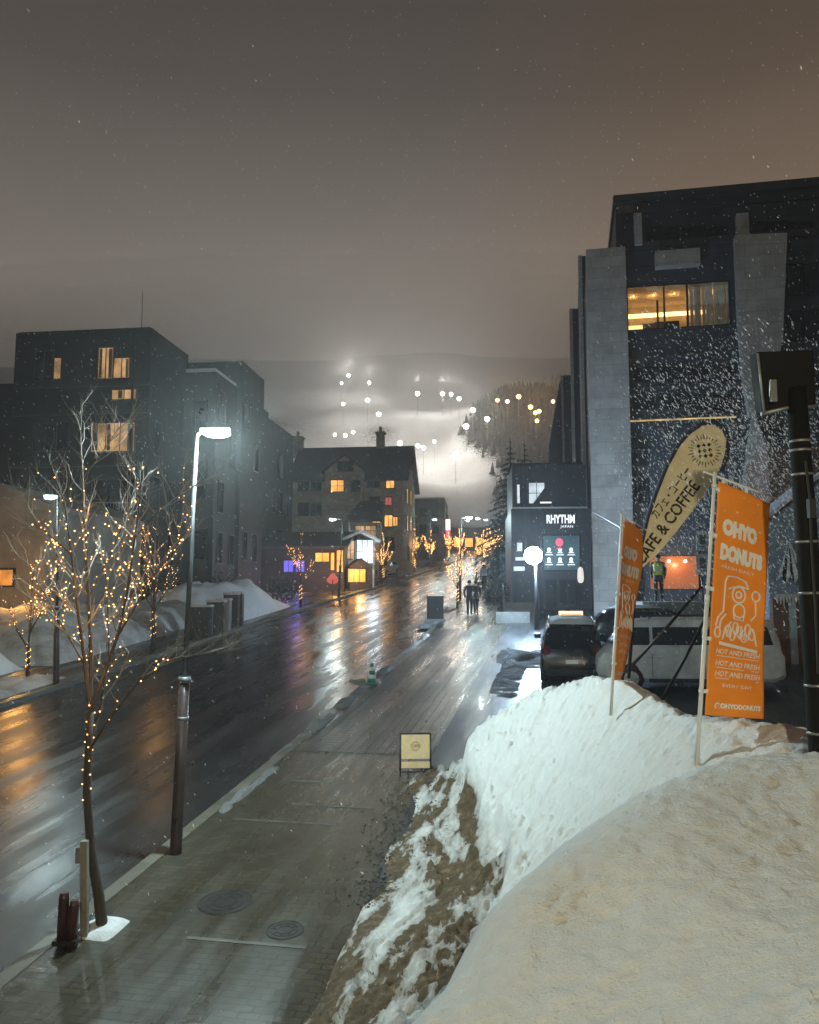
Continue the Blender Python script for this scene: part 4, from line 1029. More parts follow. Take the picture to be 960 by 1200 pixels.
# --- the big hotel, right
M_hotel = panel_mat('dark_stone_panels', (0.034, 0.041, 0.054), 1.2, 0.42, 0.02, 0.55, var=.3)
M_fin = panel_mat('pale_stone_panels', (0.30, 0.285, 0.265), 0.9, 0.55, 0.014, 0.75, var=.18)
M_fascia = pm('dark_fascia', (0.035, 0.036, 0.04), 0.5)
q = P(694, 600, 40); fR = Fr((q.x, q.y), AZ)
rR = thing('hotel', 'massive stepped hotel with pale stone fins and a lit lounge window', 'building', ground(q.x + 6, q.y + 8))
zr = fR.at(724, 229)[1]; zm = fR.at(715, 295)[1]; gR = gz(q.x, q.y) - 1.5
wx0, wx1 = fR.at(733, 357)[0], fR.at(857, 357)[0]; wz0, wz1 = fR.at(795, 384)[1], fR.at(795, 331)[1]
mb = MB()                                   # wall around the lounge opening
fR.box(mb, 0.02, 17, gR, wz0, -14, 0); fR.box(mb, 0.02, 17, wz1, zm, -14, 0); fR.box(mb, 0.02, wx0, wz0, wz1, -14, 0); fR.box(mb, wx1, 17, wz0, wz1, -14, 0)
mb.build('wall', M_hotel, rR)
tp = fR.at(722, 260)[0]
mb = MB(); fR.box(mb, tp, 17, zm, zr, -14, -.3); mb.build('penthouse_wall', M_hotel, rR)
mb = MB(); z_a = fR.at(840, 238)[1]; fR.box(mb, tp - .1, 17.1, zr - .35, zr + .05, -14, -.05); z_b = fR.at(840, 244)[1]; fR.box(mb, tp + .2, 17, zr - .95, zr - .85, -.3, -.15)
fR.box(mb, tp - .05, 17, zm + .003, zm + .35, -.3, .12); mb.build('fascia', M_fascia, rR)
for k in range(5):
    mb = MB(); fR.box(mb, tp + .1, tp + .9, zr - .55 - k * .07, zr - .52 - k * .07, -.3, -.2); mb.build('louver', M_metal_grey, rR)
for a, b in ((743, 752), (863, 877)):
    mb = MB(); fR.pbox(mb, a, 252, b, 289, -.3, .25); mb.build('pier', M_fin, rR)
for a, b in ((757, 775), (777, 800), (802, 826), (828, 853)): window(fR, rR, a, 264, b, 286, M_glass, rec=-.3, fw=.06)
for a, b in ((882, 900), (902, 925), (927, 955)): window(fR, rR, a, 258, b, 280, M_glass, rec=-.3, fw=.06)
mb = MB(); fR.box(mb, -.02, fR.at(735, 400)[0], gR, zm - .02, -.8, .55); mb.build('fin', M_fin, rR)
pl = lambda L: [fR.p(*fR.at(a, b), .0) for a, b in L]
mb = MB(); mb.prism(pl([(859, 281), (919, 279), (914, 400), (900, 470), (884, 490), (876, 490), (868, 440), (863, 380)]), fR.n * .6); mb.build('fin', M_fin, rR)
mb = MB(); mb.prism(pl([(881, 484), (900, 536), (900, 700), (868, 700), (870, 560)]), fR.n * .5); mb.build('fin', M_fin, rR)
mb = MB(); fR.pbox(mb, 767, 297, 819, 315, 0, .5); mb.build('canopy', M_fin, rR)
# lounge: a real lit room behind the glass
M_cream = pm('cream_wall', (.34, .25, .15), .8); M_curt = pm('curtain', (.55, .50, .42), .9)
mb = MB(); D_ = 3.2
fR.box(mb, wx0 + .01, wx1 - .01, wz0 + .02, wz1 - .02, -D_ - .1, -D_); fR.box(mb, wx0 + .01, wx1 - .01, wz0 + .005, wz0 + .02, -D_, -.2); fR.box(mb, wx0 + .01, wx1 - .01, wz1 - .02, wz1 - .005, -D_, -.2)
lr = mb.build('lounge_interior', M_cream, rR)
mb = MB(); fR.box(mb, wx0 + .1, wx1 - .6, wz1 - .62, wz1 - .52, -D_ + .02, -D_ + .4); mb.build('cove_light', em('cove_light', (1, .66, .25), 3.0), lr)
mb = MB(); fR.box(mb, wx0 + .2, wx0 + 1.3, wz0 + .5, wz0 + 1.2, -D_ + .02, -D_ + .25); mb.build('backlit_shelf', em('backlit_shelf', (1, .62, .24), 1.6), lr)
mb = MB(); fR.box(mb, wx0 + 1.5, wx0 + 2.7, wz0 + .02, wz0 + .75, -1.6, -1.2); mb.build('counter', M_timber, lr)
mb = MB(); fR.box(mb, wx0 + .9, wx0 + 2.0, wz0 + .05, wz0 + .6, -1.1, -.9); mb.build('sofa', M_cream, lr)
for k in range(11):
    mb = MB(); u = wx0 + (wx1 - wx0) * (.60 + .038 * k); fR.box(mb, u, u + .11 + .04 * (k % 3), wz0 + .03, wz1 - .05, -.75 - .06 * (k % 2), -.62); mb.build('curtain', M_curt, lr)
mb = MB()
for u in (wx0 + .04, wx0 + (wx1 - wx0) * .365, wx0 + (wx1 - wx0) * .585, wx1 - .08): fR.box(mb, u, u + .09, wz0, wz1, -.2, -.08)
fR.box(mb, wx0, wx1, wz0, wz0 + .07, -.2, -.1); fR.box(mb, wx0, wx1, wz1 - .07, wz1, -.2, -.1)
fR.box(mb, wx0 + (wx1 - wx0) * .30, wx0 + (wx1 - wx0) * .32, wz0, wz1 - .8, -.18, -.1); mb.build('window_frame', M_frame, rR)
for k in range(5): light('lounge_downlight', 'POINT', fR.p(wx0 + .5 + k * (wx1 - wx0) / 5, wz1 - .25, -1.6), 11, (1, .62, .24), .06)
mb = MB()
for k in range(5): mb.ball(fR.p(wx0 + .5 + k * (wx1 - wx0) / 5, wz1 - .12, -1.2), .05, 1)
mb.build('downlight', M_bulb, lr)
# light strip and panel bands
mb = MB(); a, z_ = fR.at(736, 494); b, _ = fR.at(862, 489); fR.box(mb, a, b, z_ - .03, z_ + .03, .02, .12); mb.build('light_strip', em('warm_strip', (1, .68, .28), 0.9, var=.9, scale=1.3), rR)
mb = MB(); fR.box(mb, a, b, z_ - .35, z_ - .06, .0, .10); fR.box(mb, a, b, z_ + .06, z_ + .14, 0, .14); mb.build('ledge', M_fascia, rR)
for k in range(4):
    zz = wz0 - 1.4 - k * 1.55
    if abs(zz - z_) < .8: continue
    mb = MB(); fR.box(mb, fR.at(736, 450)[0], 8.0, zz, zz + .07, 0, .05); mb.build('string_course', M_fascia, rR)
for j, yy in enumerate((430, 462)):
    for a, b in ((742, 768), (774, 800), (806, 832), (836, 858)): window(fR, rR, a, yy, b, yy + 18, M_glass, (2, 1), fw=.06)
for j, (y0, y1) in enumerate(((515, 545), (560, 590))):
    for a, b in ((738, 758), (866, 868.5)):
        if b - a > 10: window(fR, rR, a, y0, b, y1, M_glass, (2, 1), fw=.06)
for y0, y1 in ((310, 345), (365, 400), (420, 455)):
    for a, b in ((924, 940), (944, 960)): window(fR, rR, a, y0, b, y1, M_glass, (1, 1), fw=.06)
# ground floor opening with warm panel
mb = MB(); fR.pbox(mb, 762, 652, 818, 690, .02, .10); mb.build('entrance_panel', em('orange_panel', (1.0, .30, .10), .22, var=.4, scale=1.2), rR)
mb = MB()
for px in (783, 802): mb.ball(fR.p(*fR.at(px, 658), .35), .075, 2)
mb.build('entrance_bulb', em('entrance_bulb', (1, .62, .3), 14), rR)
light('entrance_light', 'POINT', fR.p(*fR.at(792, 662), .8), 45, (1, .58, .26), .1)
# stepping side wall
for px, d, w_ in ((683, 46.5, .0), (671, 54.8, .0), (659, 70, 0)):
    q = P(px, 500, d); fq = Fr((q.x, q.y), AZ); mb = MB(); zt = zr - .2 if px > 670 else zr - .3
    ztop = fq.at(px, {683: 300, 671: 362, 659: 440}[px])[1]
    fq.box(mb, 0, 6, gz(q.x, q.y) - 1, ztop, -7.5 if px != 659 else -10, 0); mb.build('side_wing', M_hotel, rR)
    mb = MB(); fq.box(mb, -.06, .16, gz(q.x, q.y) - 1, ztop - .05, -.5, .25); mb.build('fin', M_fin, rR)
q = P(659, 500, 70); fq = Fr((q.x, q.y), AZ); mb = MB()
z1_ = fq.at(659, 440)[1]; z2_ = fq.at(645, 520)[1]; tq = fq.at(643, 520)[0]
mb.prism([fq.p(-.1, gz(q.x, q.y) - 1, -1), fq.p(tq, gz(q.x, q.y) - 1, -1), fq.p(tq, z2_, -1), fq.p(-.1, z1_, -1)], fq.n * -6); mb.build('sloping_wing', M_hotel, rR)

# --- outfitter shop with lit sign
M_shop = panel_mat('blue_black_boards', (0.05, 0.06, 0.075), 0.18, 4.0, 0.012, 0.6, off=0)
q = P(600, 680, 44); fT = Fr((q.x, q.y), R(4)); rT = thing('outfitter_shop', 'dark two-storey shop with a RHYTHM sign and a poster window', 'building', ground(q.x + 2, q.y + 3))
tb_ = fT.at(692, 640)[0]; zt = fT.at(640, 541)[1]
vol(fT, rT, 0, tb_, fT.at(640, 596)[1], -7, 0, M_shop); vol(fT, rT, .15, tb_, zt, -7, -1.2, M_shop, z0=fT.at(640, 596)[1])
cap(fT, rT, .1, tb_, zt, -7, -1.2, .16, M_fascia, 'parapet'); cap(fT, rT, 0, tb_, fT.at(640, 596)[1], -1.2, .1, .10, M_snow)
fT2 = Fr(fT.p(0, 0, -1.2).xy, R(4))
window(fT2, rT, 620, 566, 638, 590, M_win_white, (2, 2), fw=.05); window(fT2, rT, 606, 568, 609, 590, M_win_white, fw=.04)
mb = MB(); mb.prism([fT2.p(*fT2.at(624, 591), .12), fT2.p(*fT2.at(645, 591), .12), fT2.p(*fT2.at(645, 566), .12), fT2.p(*fT2.at(638, 572), .12)], fT2.n * .1); mb.build('canopy', M_fascia, rT)
mb = MB(); fT.pbox(mb, 633, 588.5, 646, 590, .1, .2); mb.build('strip_lamp', M_letter, rT)
# sign
sg = thing('shop_sign', 'white RHYTHM lettering above the poster window of the dark shop', 'sign', fT.p(*fT.at(656, 610), .05))
mb = MB(); fT.pbox(mb, 637, 600, 676, 620, .01, .06); mb.build('sign_board', M_fascia, sg)
tx, tz = fT.at(657, 613); wd = fT.at(673, 610)[0] - fT.at(640, 610)[0]
mb = MB(); put_text(mb, 'RHYTHM', .62, lambda x, y: fT.p(tx + x, tz + y, .075), bold=.02, fit=wd); mb.build('lettering', M_letter, sg); mb = MB(); tx2, tz2 = fT.at(664, 618.5)
put_text(mb, 'JAPAN', .2, lambda x, y: fT.p(tx2 + x, tz2 + y, .075), fit=wd * .45); mb.build('lettering', M_letter, sg)
# poster window
M_teal = em('teal_lit_glass', (.12, .30, .36), .30, var=.4, scale=.8)
pw_ = window(fT, rT, 637, 628, 679, 668, M_teal, (1, 1), fw=.08)
ps = MB()
for r_ in range(2):
    for c_ in range(3):
        x, y = 643 + c_ * 13, 645 + r_ * 11.5
        t_, z_ = fT.at(x + 0.3, y); ps.lathe if False else None
        n_ = 10; ps.face([fT.p(t_ + .10 * math.cos(k * .628), z_ + .11 * math.sin(k * .628) + .04, .045) for k in range(n_)])
        ps.face([fT.p(t_ - .09, z_ - .07, .045), fT.p(t_ + .09, z_ - .07, .045), fT.p(t_ + .15, z_ - .15, .045), fT.p(t_ - .15, z_ - .15, .045)])
        fT.box(ps, t_ - .2, t_ + .2, z_ - .26, z_ - .22, .04, .046)
ps.build('poster_icons', M_letter, pw_)
mb = MB(); t_, z_ = fT.at(655.5, 635.5); mb.face([fT.p(t_ + .20 * math.cos(k * .45), z_ + .22 * math.sin(k * .45), .047) for k in range(14)]); fT.box(mb, t_ - .14, t_ + .14, z_ - .36, z_ - .30, .04, .047); mb.build('red_logo', em('red_logo', (1, .12, .22), 1.1), pw_)
for a, b, c, d in ((604, 653, 615, 657), (602, 664, 615, 669), (606, 636, 612, 646)):
    window(fT, rT, a, b, c, d, M_win_white, fw=.03)
# doors, lower windows
window(fT, rT, 640, 680, 652, 716, M_glass, (1, 2), fw=.06, name='door'); window(fT, rT, 656, 680, 674, 708, M_glass, (2, 1), fw=.06)
ls = thing('lantern', 'white paper lantern sign hanging at the right corner of the dark shop', 'lantern', fT.p(*fT.at(679, 674), .3))
mb = MB(); c = fT.p(*fT.at(679.5, 674), .3); mb.lathe(c + Vector((0, 0, -.42)), [(.05, 0), (.14, .06), (.17, .25), (.16, .55), (.13, .75), (.05, .84)], 12); mb.build('shade', em('lantern_paper', (1, .96, .88), .8), ls)
mb = MB(); mb.tube([c + Vector((0, 0, .4)), c + Vector((0, 0, 2.2))], .012, 4); mb.build('cord', M_black, ls)
ob = thing('light_box', 'long low light box with an orange stripe at the foot of the dark shop', 'sign', fT.p(*fT.at(668, 727), 1.0))
fT3 = Fr(fT.p(0, 0, 4.0).xy, R(4)); mb = MB(); fT3.pbox(mb, 655, 716, 683, 725, -.1, .1); mb.build('box', em('pale_light_box', (1, .72, .5), 1.3), ob)
mb = MB(); fT3.pbox(mb, 657, 719.6, 681, 721.8, .1, .115); mb.build('stripe', em('orange_stripe', (1, .25, .04), 1.6), ob)
mb = MB()
for px in (658, 680): a = fT3.p(*fT3.at(px, 724), 0); mb.tube([Vector((a.x, a.y, gz(a.x, a.y) - .05)), a], .03, 6)
mb.build('legs', M_metal_dark, ob)
# steps and railings left of the shop
st = thing('entrance_steps', 'snowy steps with thin railings left of the floodlight post', 'steps', ground(*P(612, 720, 40).xy))
q = P(590, 720, 41); fE = Fr((q.x, q.y), R(4)); g = gz(q.x, q.y)
for k in range(4):
    mb = MB(); fE.box(mb, .1, 1.7, g - .1, g + .17 * (k + 1), -.32 * (k + 1) - 1.2, -.32 * k); mb.build('step', M_concrete, st)
for u in (.05, 1.75):
    mb = MB(); pts = [fE.p(u, g + .95, .1), fE.p(u, g + .95 + .7, -1.4)]
    mb.tube(pts, .022, 6)
    for p in (pts[0], pts[0].lerp(pts[1], .5), pts[1]): mb.tube([p, Vector((p.x, p.y, g))], .018, 6)
    mb.build('railing', M_metal_grey, st)
mb = MB(); q = P(640, 735, 37.5); fW = Fr((q.x - 2.2, q.y + .8), R(4)); fW.box(mb, 0, 1.6, gz(q.x, q.y) - .2, gz(q.x, q.y) + .55, -.8, 0); tag(mb.build('planter_wall', M_concrete, at=ground(q.x - 1.5, q.y), bevel=.03), 'low concrete planter wall behind the floodlight post', 'planter')

# --- floodlight on a post
q = G(629, 738); fl_ = thing('floodlight', 'dazzling blue-white floodlight on a short post by the car park', 'floodlight', q)
hd = P(625, 651, q.y); mb = MB(); mb.tube([q - Vector((0, 0, .1)), Vector((q.x, q.y, hd.z - .2))], [.10, .08], 10); mb.build('post', M_metal_dark, fl_)
mb = MB(); ax = (Vector((0.6, 4, 3.4)) - hd).normalized(); rx = ax.cross(Vector((0, 0, 1))).normalized(); uz = rx.cross(ax)
mb.obox(hd - ax * .12, rx * .30, ax * .09, uz * .24); mb.build('housing', M_metal_dark, fl_, bevel=.02)
mb = MB(); mb.ball(hd, .40, 2); mb.build('lens', em('floodlight_lens_glare', (.75, .9, 1.0), 60, sample=False), fl_)  # lens ball enlarged to stand in for the glare around the lamp
light('floodlight_beam', 'POINT', hd + ax * .58, 3000, (.50, .74, 1.0), .14)

# --- hut with striped mural, brick wall, right edge
M_brick = panel_mat('red_brown_brick', (0.16, 0.085, 0.06), 0.24, 0.08, 0.012, 0.85)
M_brickwall = panel_mat('brown_panel_wall', (0.13, 0.08, 0.06), 1.2, 0.5, 0.015, 0.7)
q = P(903, 600, 31); fU = Fr((q.x, q.y), AZ); rU = thing('brick_annex', 'brown brick annex behind the lamp post at the right edge', 'building', ground(q.x + 3, q.y + 2))
vol(fU, rU, 0, 9, fU.at(905, 524)[1], -4, 0, M_brickwall)
q = P(902, 700, 27); fV = Fr((q.x, q.y), AZ); rV = thing('mural_hut', 'gabled blue hut with black and white striped awning at the right edge', 'hut', ground(q.x + 2, q.y + 1))
g = gz(q.x, q.y) - .2; z0_ = fV.at(905, 612)[1]; z1_ = fV.at(962, 562)[1]; tt = fV.at(962, 562)[0]
mb = MB(); mb.prism([fV.p(0, g, 0), fV.p(2 * tt, g, 0), fV.p(2 * tt, z0_, 0), fV.p(tt, z1_, 0), fV.p(0, z0_, 0)], fV.n * -3); mb.build('wall', pm('pale_blue_render', (.20, .26, .33), .8), rV)
mb = MB()
for e_ in (0, 1):
    a = fV.p(-.25 if e_ == 0 else 2 * tt + .25, z0_ - .1, .35); b = fV.p(tt, z1_ + .12, .35); mb.prism([a, b, b + Vector((0, 0, .14)), a + Vector((0, 0, .14))], fV.n * -3.6)
mb.build('roof', pm('snowy_blue_roof', (.42, .46, .52), .7), rV)
aw = MB(); apx = fV.at(921, 634); ce = [(904, 682), (909, 676), (914, 684), (919, 676), (924, 685), (929, 677), (934, 686), (939, 678), (945, 686)]
blk = MB(); wht = MB()
for k in range(8):
    a, b = ce[k], ce[k + 1]; tgt = wht if k % 2 == 0 else blk
    tgt.prism([fV.p(*apx, .35), fV.p(*fV.at(*a), .75), fV.p(*fV.at(*b), .75)], fV.n * .03 + Vector((0, 0, .02)))
awr = wht.build('awning', pm('white_canvas', (.55, .58, .60), .8), rV); blk.build('awning_stripe', pm('black_canvas', (.015, .016, .02), .8), awr)
mb = MB(); fV.pbox(mb, 903, 700, 946, 792, .02, .5); mb.build('counter_wall', M_brick, rV)
mb = MB(); fV.pbox(mb, 921, 703, 929, 792, .5, .6); mb.build('corner_post', pm('pale_blue_paint', (.35, .42, .48), .6), rV)
mb = MB()
for k in range(10):
    a = 904 + k * 3.6; mb.prism([fV.p(*fV.at(a, 696), .56), fV.p(*fV.at(a + 3.6, 696), .56), fV.p(*fV.at(a + 2.6, 706 + (k % 3) * 2), .62), fV.p(*fV.at(a + 1, 706 + (k % 3) * 2), .62)], fV.n * .03)
mb.build('valance', pm('pale_cloth', (.45, .46, .46), .9), rV)
# notice boards hanging near the entrance
for i, (a, b, c, d, lab) in enumerate(((816, 622, 831, 645, 'upper of two square grey notice boards behind the orange banner'), (816, 649, 831, 673, 'lower of two square grey notice boards behind the orange banner'))):
    q = P((a + c) / 2, (b + d) / 2, 26); fN_ = Fr((q.x, q.y), AZ); t = thing('notice_board', lab, 'sign', q, 'notice boards by the entrance')
    mb = MB(); fN_.pbox(mb, a, b, c, d, -.02, .02); mb.build('board', pm('grey_board', (.22, .25, .29), .6), t)
    mb = MB(); fN_.pbox(mb, a + 4, b + 5, c - 4, d - 7, .02, .03); fN_.pbox(mb, a + 3, d - 5, c - 3, d - 4, .02, .03); mb.build('print', pm('dark_print', (.05, .055, .07), .7), t)
q = P(823.5, 690, 26); mb = MB(); mb.tube([ground(q.x, q.y, -.05), Vector((q.x, q.y + .06, P(823, 618, 26).z))], .03, 8); tag(mb.build('sign_post', M_metal_dark, at=ground(q.x, q.y)), 'slim dark post carrying the two grey notice boards', 'post')
# guy wire
mb = MB(); mb.tube([P(678, 590, 40), P(702, 604, 32), P(725, 617, 24), P(745, 632, 18)], .010, 5); tag(mb.build('cable', M_metal_grey, at=P(700, 604, 32)), 'pale cable slanting down from the dark shop towards the flags', 'cable')

# ------------------------------------------------------------------ cars
M_tyre = pm('tyre', (.012, .012, .012), .85); M_rim = pm('alloy_rim', (.45, .46, .48), .35, metal=.8)
M_head = pm('headlamp_glass', (.5, .52, .55), .12, bump=0); M_tail = pm('tail_lamp', (.10, .008, .007), .25, bump=0)
def car(name, label, loc, rz, paint, L=4.7, Wd=.88, Hh=1.66, snow=False, group=None, cat='car', boxy=False):
    """x runs from the nose (0) to the tail (L)"""
    t = thing(name, label, cat, (0, 0, 0), group)
    st = [(0, .60, .62, 0), (.10, .76, .78, 0), (.5, .90, .84, 0), (1.0, .98, Wd, 0), (1.25, 1.03, Wd, 0), (1.75, Hh * .84, Wd, .55), (2.15, Hh - .06, Wd, 1), (2.7, Hh, Wd, 1), (L - 1.0, Hh - .02, Wd, 1), (L - .45, Hh - .10, Wd, 1), (L - .2, Hh * .72, Wd - .02, .6), (L - .06, .98, Wd - .05, 0), (L, .58, Wd - .1, 0)]
    if boxy: st = [(0, .60, .70, 0), (.05, .92, .82, 0), (.18, 1.08, .86, 0), (.34, 1.16, Wd, 0), (.42, 1.20, Wd, 0), (.78, Hh * .86, Wd, .35), (1.15, Hh - .04, Wd, .6), (1.8, Hh, Wd, .6), (L - .8, Hh - .01, Wd, .6), (L - .28, Hh - .06, Wd, .6), (L - .12, Hh * .72, Wd - .02, .3), (L - .03, .98, Wd - .04, 0), (L, .50, Wd - .08, 0)]
    mb = MB(); rings = []
    def sec(x, zt, w_, g):
        belt = min(zt - .05, 1.0); wt = w_ * (.93 - .16 * g); zb = .24 if .2 < x < L - .2 else .32
        half = [(w_ * .86, zb), (w_ * .98, zb + .12), (w_, .62 if zt > .7 else zt - .08), (w_ * .985, belt), (wt, zt - .06), (wt * .86, zt)]
        return [(x, -a, b) for a, b in half] + [(x, a, b) for a, b in reversed(half)]
    for x, zt, w_, g in st: rings.append([mb.bm.verts.new(p) for p in sec(x, zt, w_, g)])
    for r0, r1 in zip(rings, rings[1:]):
        m = len(r0)
        for k in range(m):
            f = mb.bm.faces.new((r0[k], r1[k], r1[(k + 1) % m], r0[(k + 1) % m])); f.smooth = True
    mb.bm.faces.new(rings[0]); mb.bm.faces.new(rings[-1][::-1])
    body = mb.build('body', paint, t, bevel=.02)
    # glazing, a few mm proud
    tz = lambda g: Wd * (.93 - .16 * g)
    def sidep(x, z, sgn):
        zt = np.interp(x, [a[0] for a in st], [a[1] for a in st]); g = np.interp(x, [a[0] for a in st], [a[3] for a in st]); wt = Wd * (.93 - .16 * g); belt = min(zt - .05, 1.0)
        u = (z - belt) / max(.05, (zt - .06 - belt)); return Vector((x, sgn * (Wd * .985 + (wt - Wd * .985) * u + .008), z))
    for sgn in (-1, 1):
        for xa, xb in (((.66, 1.40), (1.48, 2.75), (2.83, L - .30)) if boxy else ((1.72, 2.45), (2.52, 3.35), (3.42, L - .42))):
            mb = MB(); top = Hh - (.24 if boxy else .17); za = 1.22 if boxy else 1.05
            xa2 = xa + (.30 if boxy else .38) if xa < (1 if boxy else 1.8) else xa; xb2 = xb - .12 if xb > L - .5 else xb
            q4 = [sidep(xa, za, sgn), sidep(xb, za, sgn), sidep(xb2, top, sgn), sidep(xa2, top, sgn)]; mb.prism(q4, Vector((0, -sgn * .03, 0))); mb.build('side_window', M_glass, t)
        mb = MB()
        for xx in ((.62, 1.44, 2.79) if boxy else (1.62, 2.49, 3.38)): mb.obox((xx, sgn * (Wd + .001), .72), (.003, 0, 0), (0, .004, 0), (0, 0, .34))
        mb.build('door_seam', M_black, t)
        mb = MB()
        for xx in ((1.28, 1.6) if boxy else (2.32, 3.2)): mb.obox((xx, sgn * (Wd + .012), .90), (.09, 0, 0), (0, .014, 0), (0, 0, .014))
        mb.build('door_handle', paint, t, bevel=.006)
        mb = MB(); mb.obox((.62 if boxy else 1.72, sgn * (Wd + .11), 1.22 if boxy else 1.08), (.06, 0, 0), (0, .10, 0), (0, 0, .07)); mb.build('mirror', paint, t, bevel=.03)
        mb = MB(); mb.ball((.20, sgn * .60, .74), 1, 2, (.14, .17, .075)); mb.build('headlight', M_head, t)
        mb = MB(); mb.obox((L - .10, sgn * .68, .98), (.05, 0, 0), (0, .10, 0), (0, 0, .17)); mb.build('tail_light', M_tail, t, bevel=.02)
        for xx in (.88, L - .95):
            mb = MB(); pr_ = [(.20, .0), (.31, .01), (.335, .05), (.335, .17), (.31, .21), (.20, .22)]
            n = 22; rr = []
            for r_, yy in pr_: rr.append([mb.bm.verts.new((xx + r_ * math.cos(2 * math.pi * k / n), sgn * (Wd + .015 - yy), .335 + r_ * math.sin(2 * math.pi * k / n))) for k in range(n)])
            for a, b in zip(rr, rr[1:]):
                for k in range(n): mb.bm.faces.new((a[k], a[(k + 1) % n], b[(k + 1) % n], b[k])).smooth = True
            wh = mb.build('wheel', M_tyre, t)
            mb = MB()
            for k in range(5):
                a = k * 1.2566; d = Vector((math.cos(a), 0, math.sin(a))); e = Vector((-math.sin(a), 0, math.cos(a))); mb.obox(Vector((xx, sgn * (Wd - .01), .335)) + d * .11, d * .11, (0, .012, 0), e * .03)
            mb.tube([(xx, sgn * (Wd - .04), .335), (xx, sgn * (Wd + .005), .335)], .05, 10); mb.tube([(xx, sgn * (Wd - .09), .335), (xx, sgn * (Wd - .03), .335)], .205, 20); mb.build('rim', M_rim, wh)
            mb = MB(); n = 18; y_ = sgn * (Wd + .004)
            ring_o = [mb.bm.verts.new((xx + .26 * math.cos(math.pi * k / n), y_, .335 + .42 * math.sin(math.pi * k / n))) for k in range(n + 1)]
            ring_i = [mb.bm.verts.new((xx + .30 * math.cos(math.pi * k / n), y_, .335 + .30 * math.sin(math.pi * k / n))) for k in range(n + 1)]
            for k in range(n): mb.bm.faces.new((ring_o[k], ring_o[k + 1], ring_i[k + 1], ring_i[k]))
            mb.build('wheel_arch', M_black, t)
    mb = MB(); mb.prism([(.44, -.74, 1.23), (.44, .74, 1.23), (1.0, .70, Hh - .16), (1.0, -.70, Hh - .16)] if boxy else [(1.30, -.72, 1.07), (1.30, .72, 1.07), (2.08, .64, Hh - .08), (2.08, -.64, Hh - .08)], (-.02, 0, .025)); mb.build('windscreen', M_glass, t)
    mb = MB(); mb.prism([(L - .10, -.66, 1.06), (L - .10, .66, 1.06), (L - .36, .62, Hh - .2), (L - .36, -.62, Hh - .2)], (.03, 0, .012)); mb.build('rear_window', M_glass, t)
    for xx, dx in ((.02, .05), (L - .02, .05)):
        mb = MB(); mb.obox((xx, 0, .40), (dx, 0, 0), (0, Wd - .14, 0), (0, 0, .09)); mb.build('bumper', M_black, t, bevel=.03)
    for sgn in (-1, 1):
        mb = MB(); mb.obox((L / 2, sgn * (Wd - .03), .285), (L / 2 - 1.35, 0, 0), (0, .035, 0), (0, 0, .05)); mb.build('sill', M_black, t)
        mb = MB(); mb.tube([(1.4 if boxy else 2.2, sgn * (Wd * .72), Hh - .03), (1.5 if boxy else 2.3, sgn * Wd * .72, Hh + .05), (L - .9, sgn * Wd * .72, Hh + .05), (L - .8, sgn * Wd * .72, Hh - .03)], .014, 6); mb.build('roof_rail', M_metal_dark, t)
    mb = MB(); mb.obox((-.005, 0, .58), (.02, 0, 0), (0, .42, 0), (0, 0, .09)); mb.build('grille', M_black, t, bevel=.01)
    mb = MB(); mb.obox((-.02, 0, .44), (.012, 0, 0), (0, .17, 0), (0, 0, .055)); mb.obox((L + .012, 0, .72), (.012, 0, 0), (0, .17, 0), (0, 0, .055)); mb.build('number_plate', M_white_plastic, t)
    if snow:
        mb = MB()
        def fn(u, v):
            x = 2.1 + (L - 2.7) * u; y = -.66 + 1.32 * v; e = min(1, 5 * min(u, 1 - u, v, 1 - v)); return (x, y, Hh - .03 + e * (.10 + .04 * mn.noise(Vector((x * 2, y * 2, L)))))
        mb.grid(fn, 18, 10); mb.build('roof_snow', M_snow, t)
        mb = MB()
        def fn(u, v):
            x = .25 + 1.0 * u; y = -.66 + 1.32 * v; e = min(1, 5 * min(u, 1 - u, v, 1 - v)); return (x, y, .84 + .16 * u + e * (.09 + .04 * mn.noise(Vector((x * 2, y * 2, L)))))
        mb.grid(fn, 10, 10); mb.build('bonnet_snow', M_snow, t)
    t.location = loc; t.rotation_euler = (0, math.atan(SLOPE * math.cos(rz - 0)) * 0, rz)
    # stand on the sloping ground: pitch along the car's own axis
    x, y = loc[0], loc[1]; e = Vector((math.cos(rz), math.sin(rz))); k = 2.0
    t.rotation_euler = (0, -math.atan((gz(x + e.x * k, y + e.y * k) - gz(x, y)) / k), rz)
    return t
P_silver = pm('silver_car_paint', (.44, .43, .42), .42, var=.28, scale=2.2, bump=0); P_black = pm('black_car_paint', (.015, .016, .02), .25, var=.1, scale=1, bump=0)
P_dark = pm('dark_grey_car_paint', (.05, .052, .06), .3, var=.1, scale=1, bump=0); P_white = pm('white_car_paint', (.6, .61, .6), .3, var=.05, scale=1, bump=0)
q = G(697, 806); car('parked_van', 'silver van parked side-on behind the two orange banners', q, R(-7), P_silver, L=4.85, Hh=1.93, boxy=True, cat='van')
q = G(637, 800); q2 = ground(q.x + .9, q.y + 1.0); car('parked_van', 'black van parked at the left of the silver one, seen tail-on', ground(P(668, 800, 27.5).x, 27.5), R(-100), P_black, L=4.4, Hh=1.72, cat='van', snow=True)
car('parked_car', 'dark grey car with snow on its bonnet, parked behind the silver van', ground(P(850, 760, 29.5).x, 29.5), R(172), P_dark, L=4.6, Hh=1.5, snow=True)
q = G(453, 688); car('parked_car', 'white car parked at the foot of the glass pavilion', SCp(70, -16.8), R(70), P_white, L=4.3, Hh=1.5)
car('parked_car', 'dark car parked across the road, beyond the white car', SCp(74, -16.9), R(74), P_black, L=4.3, Hh=1.6)

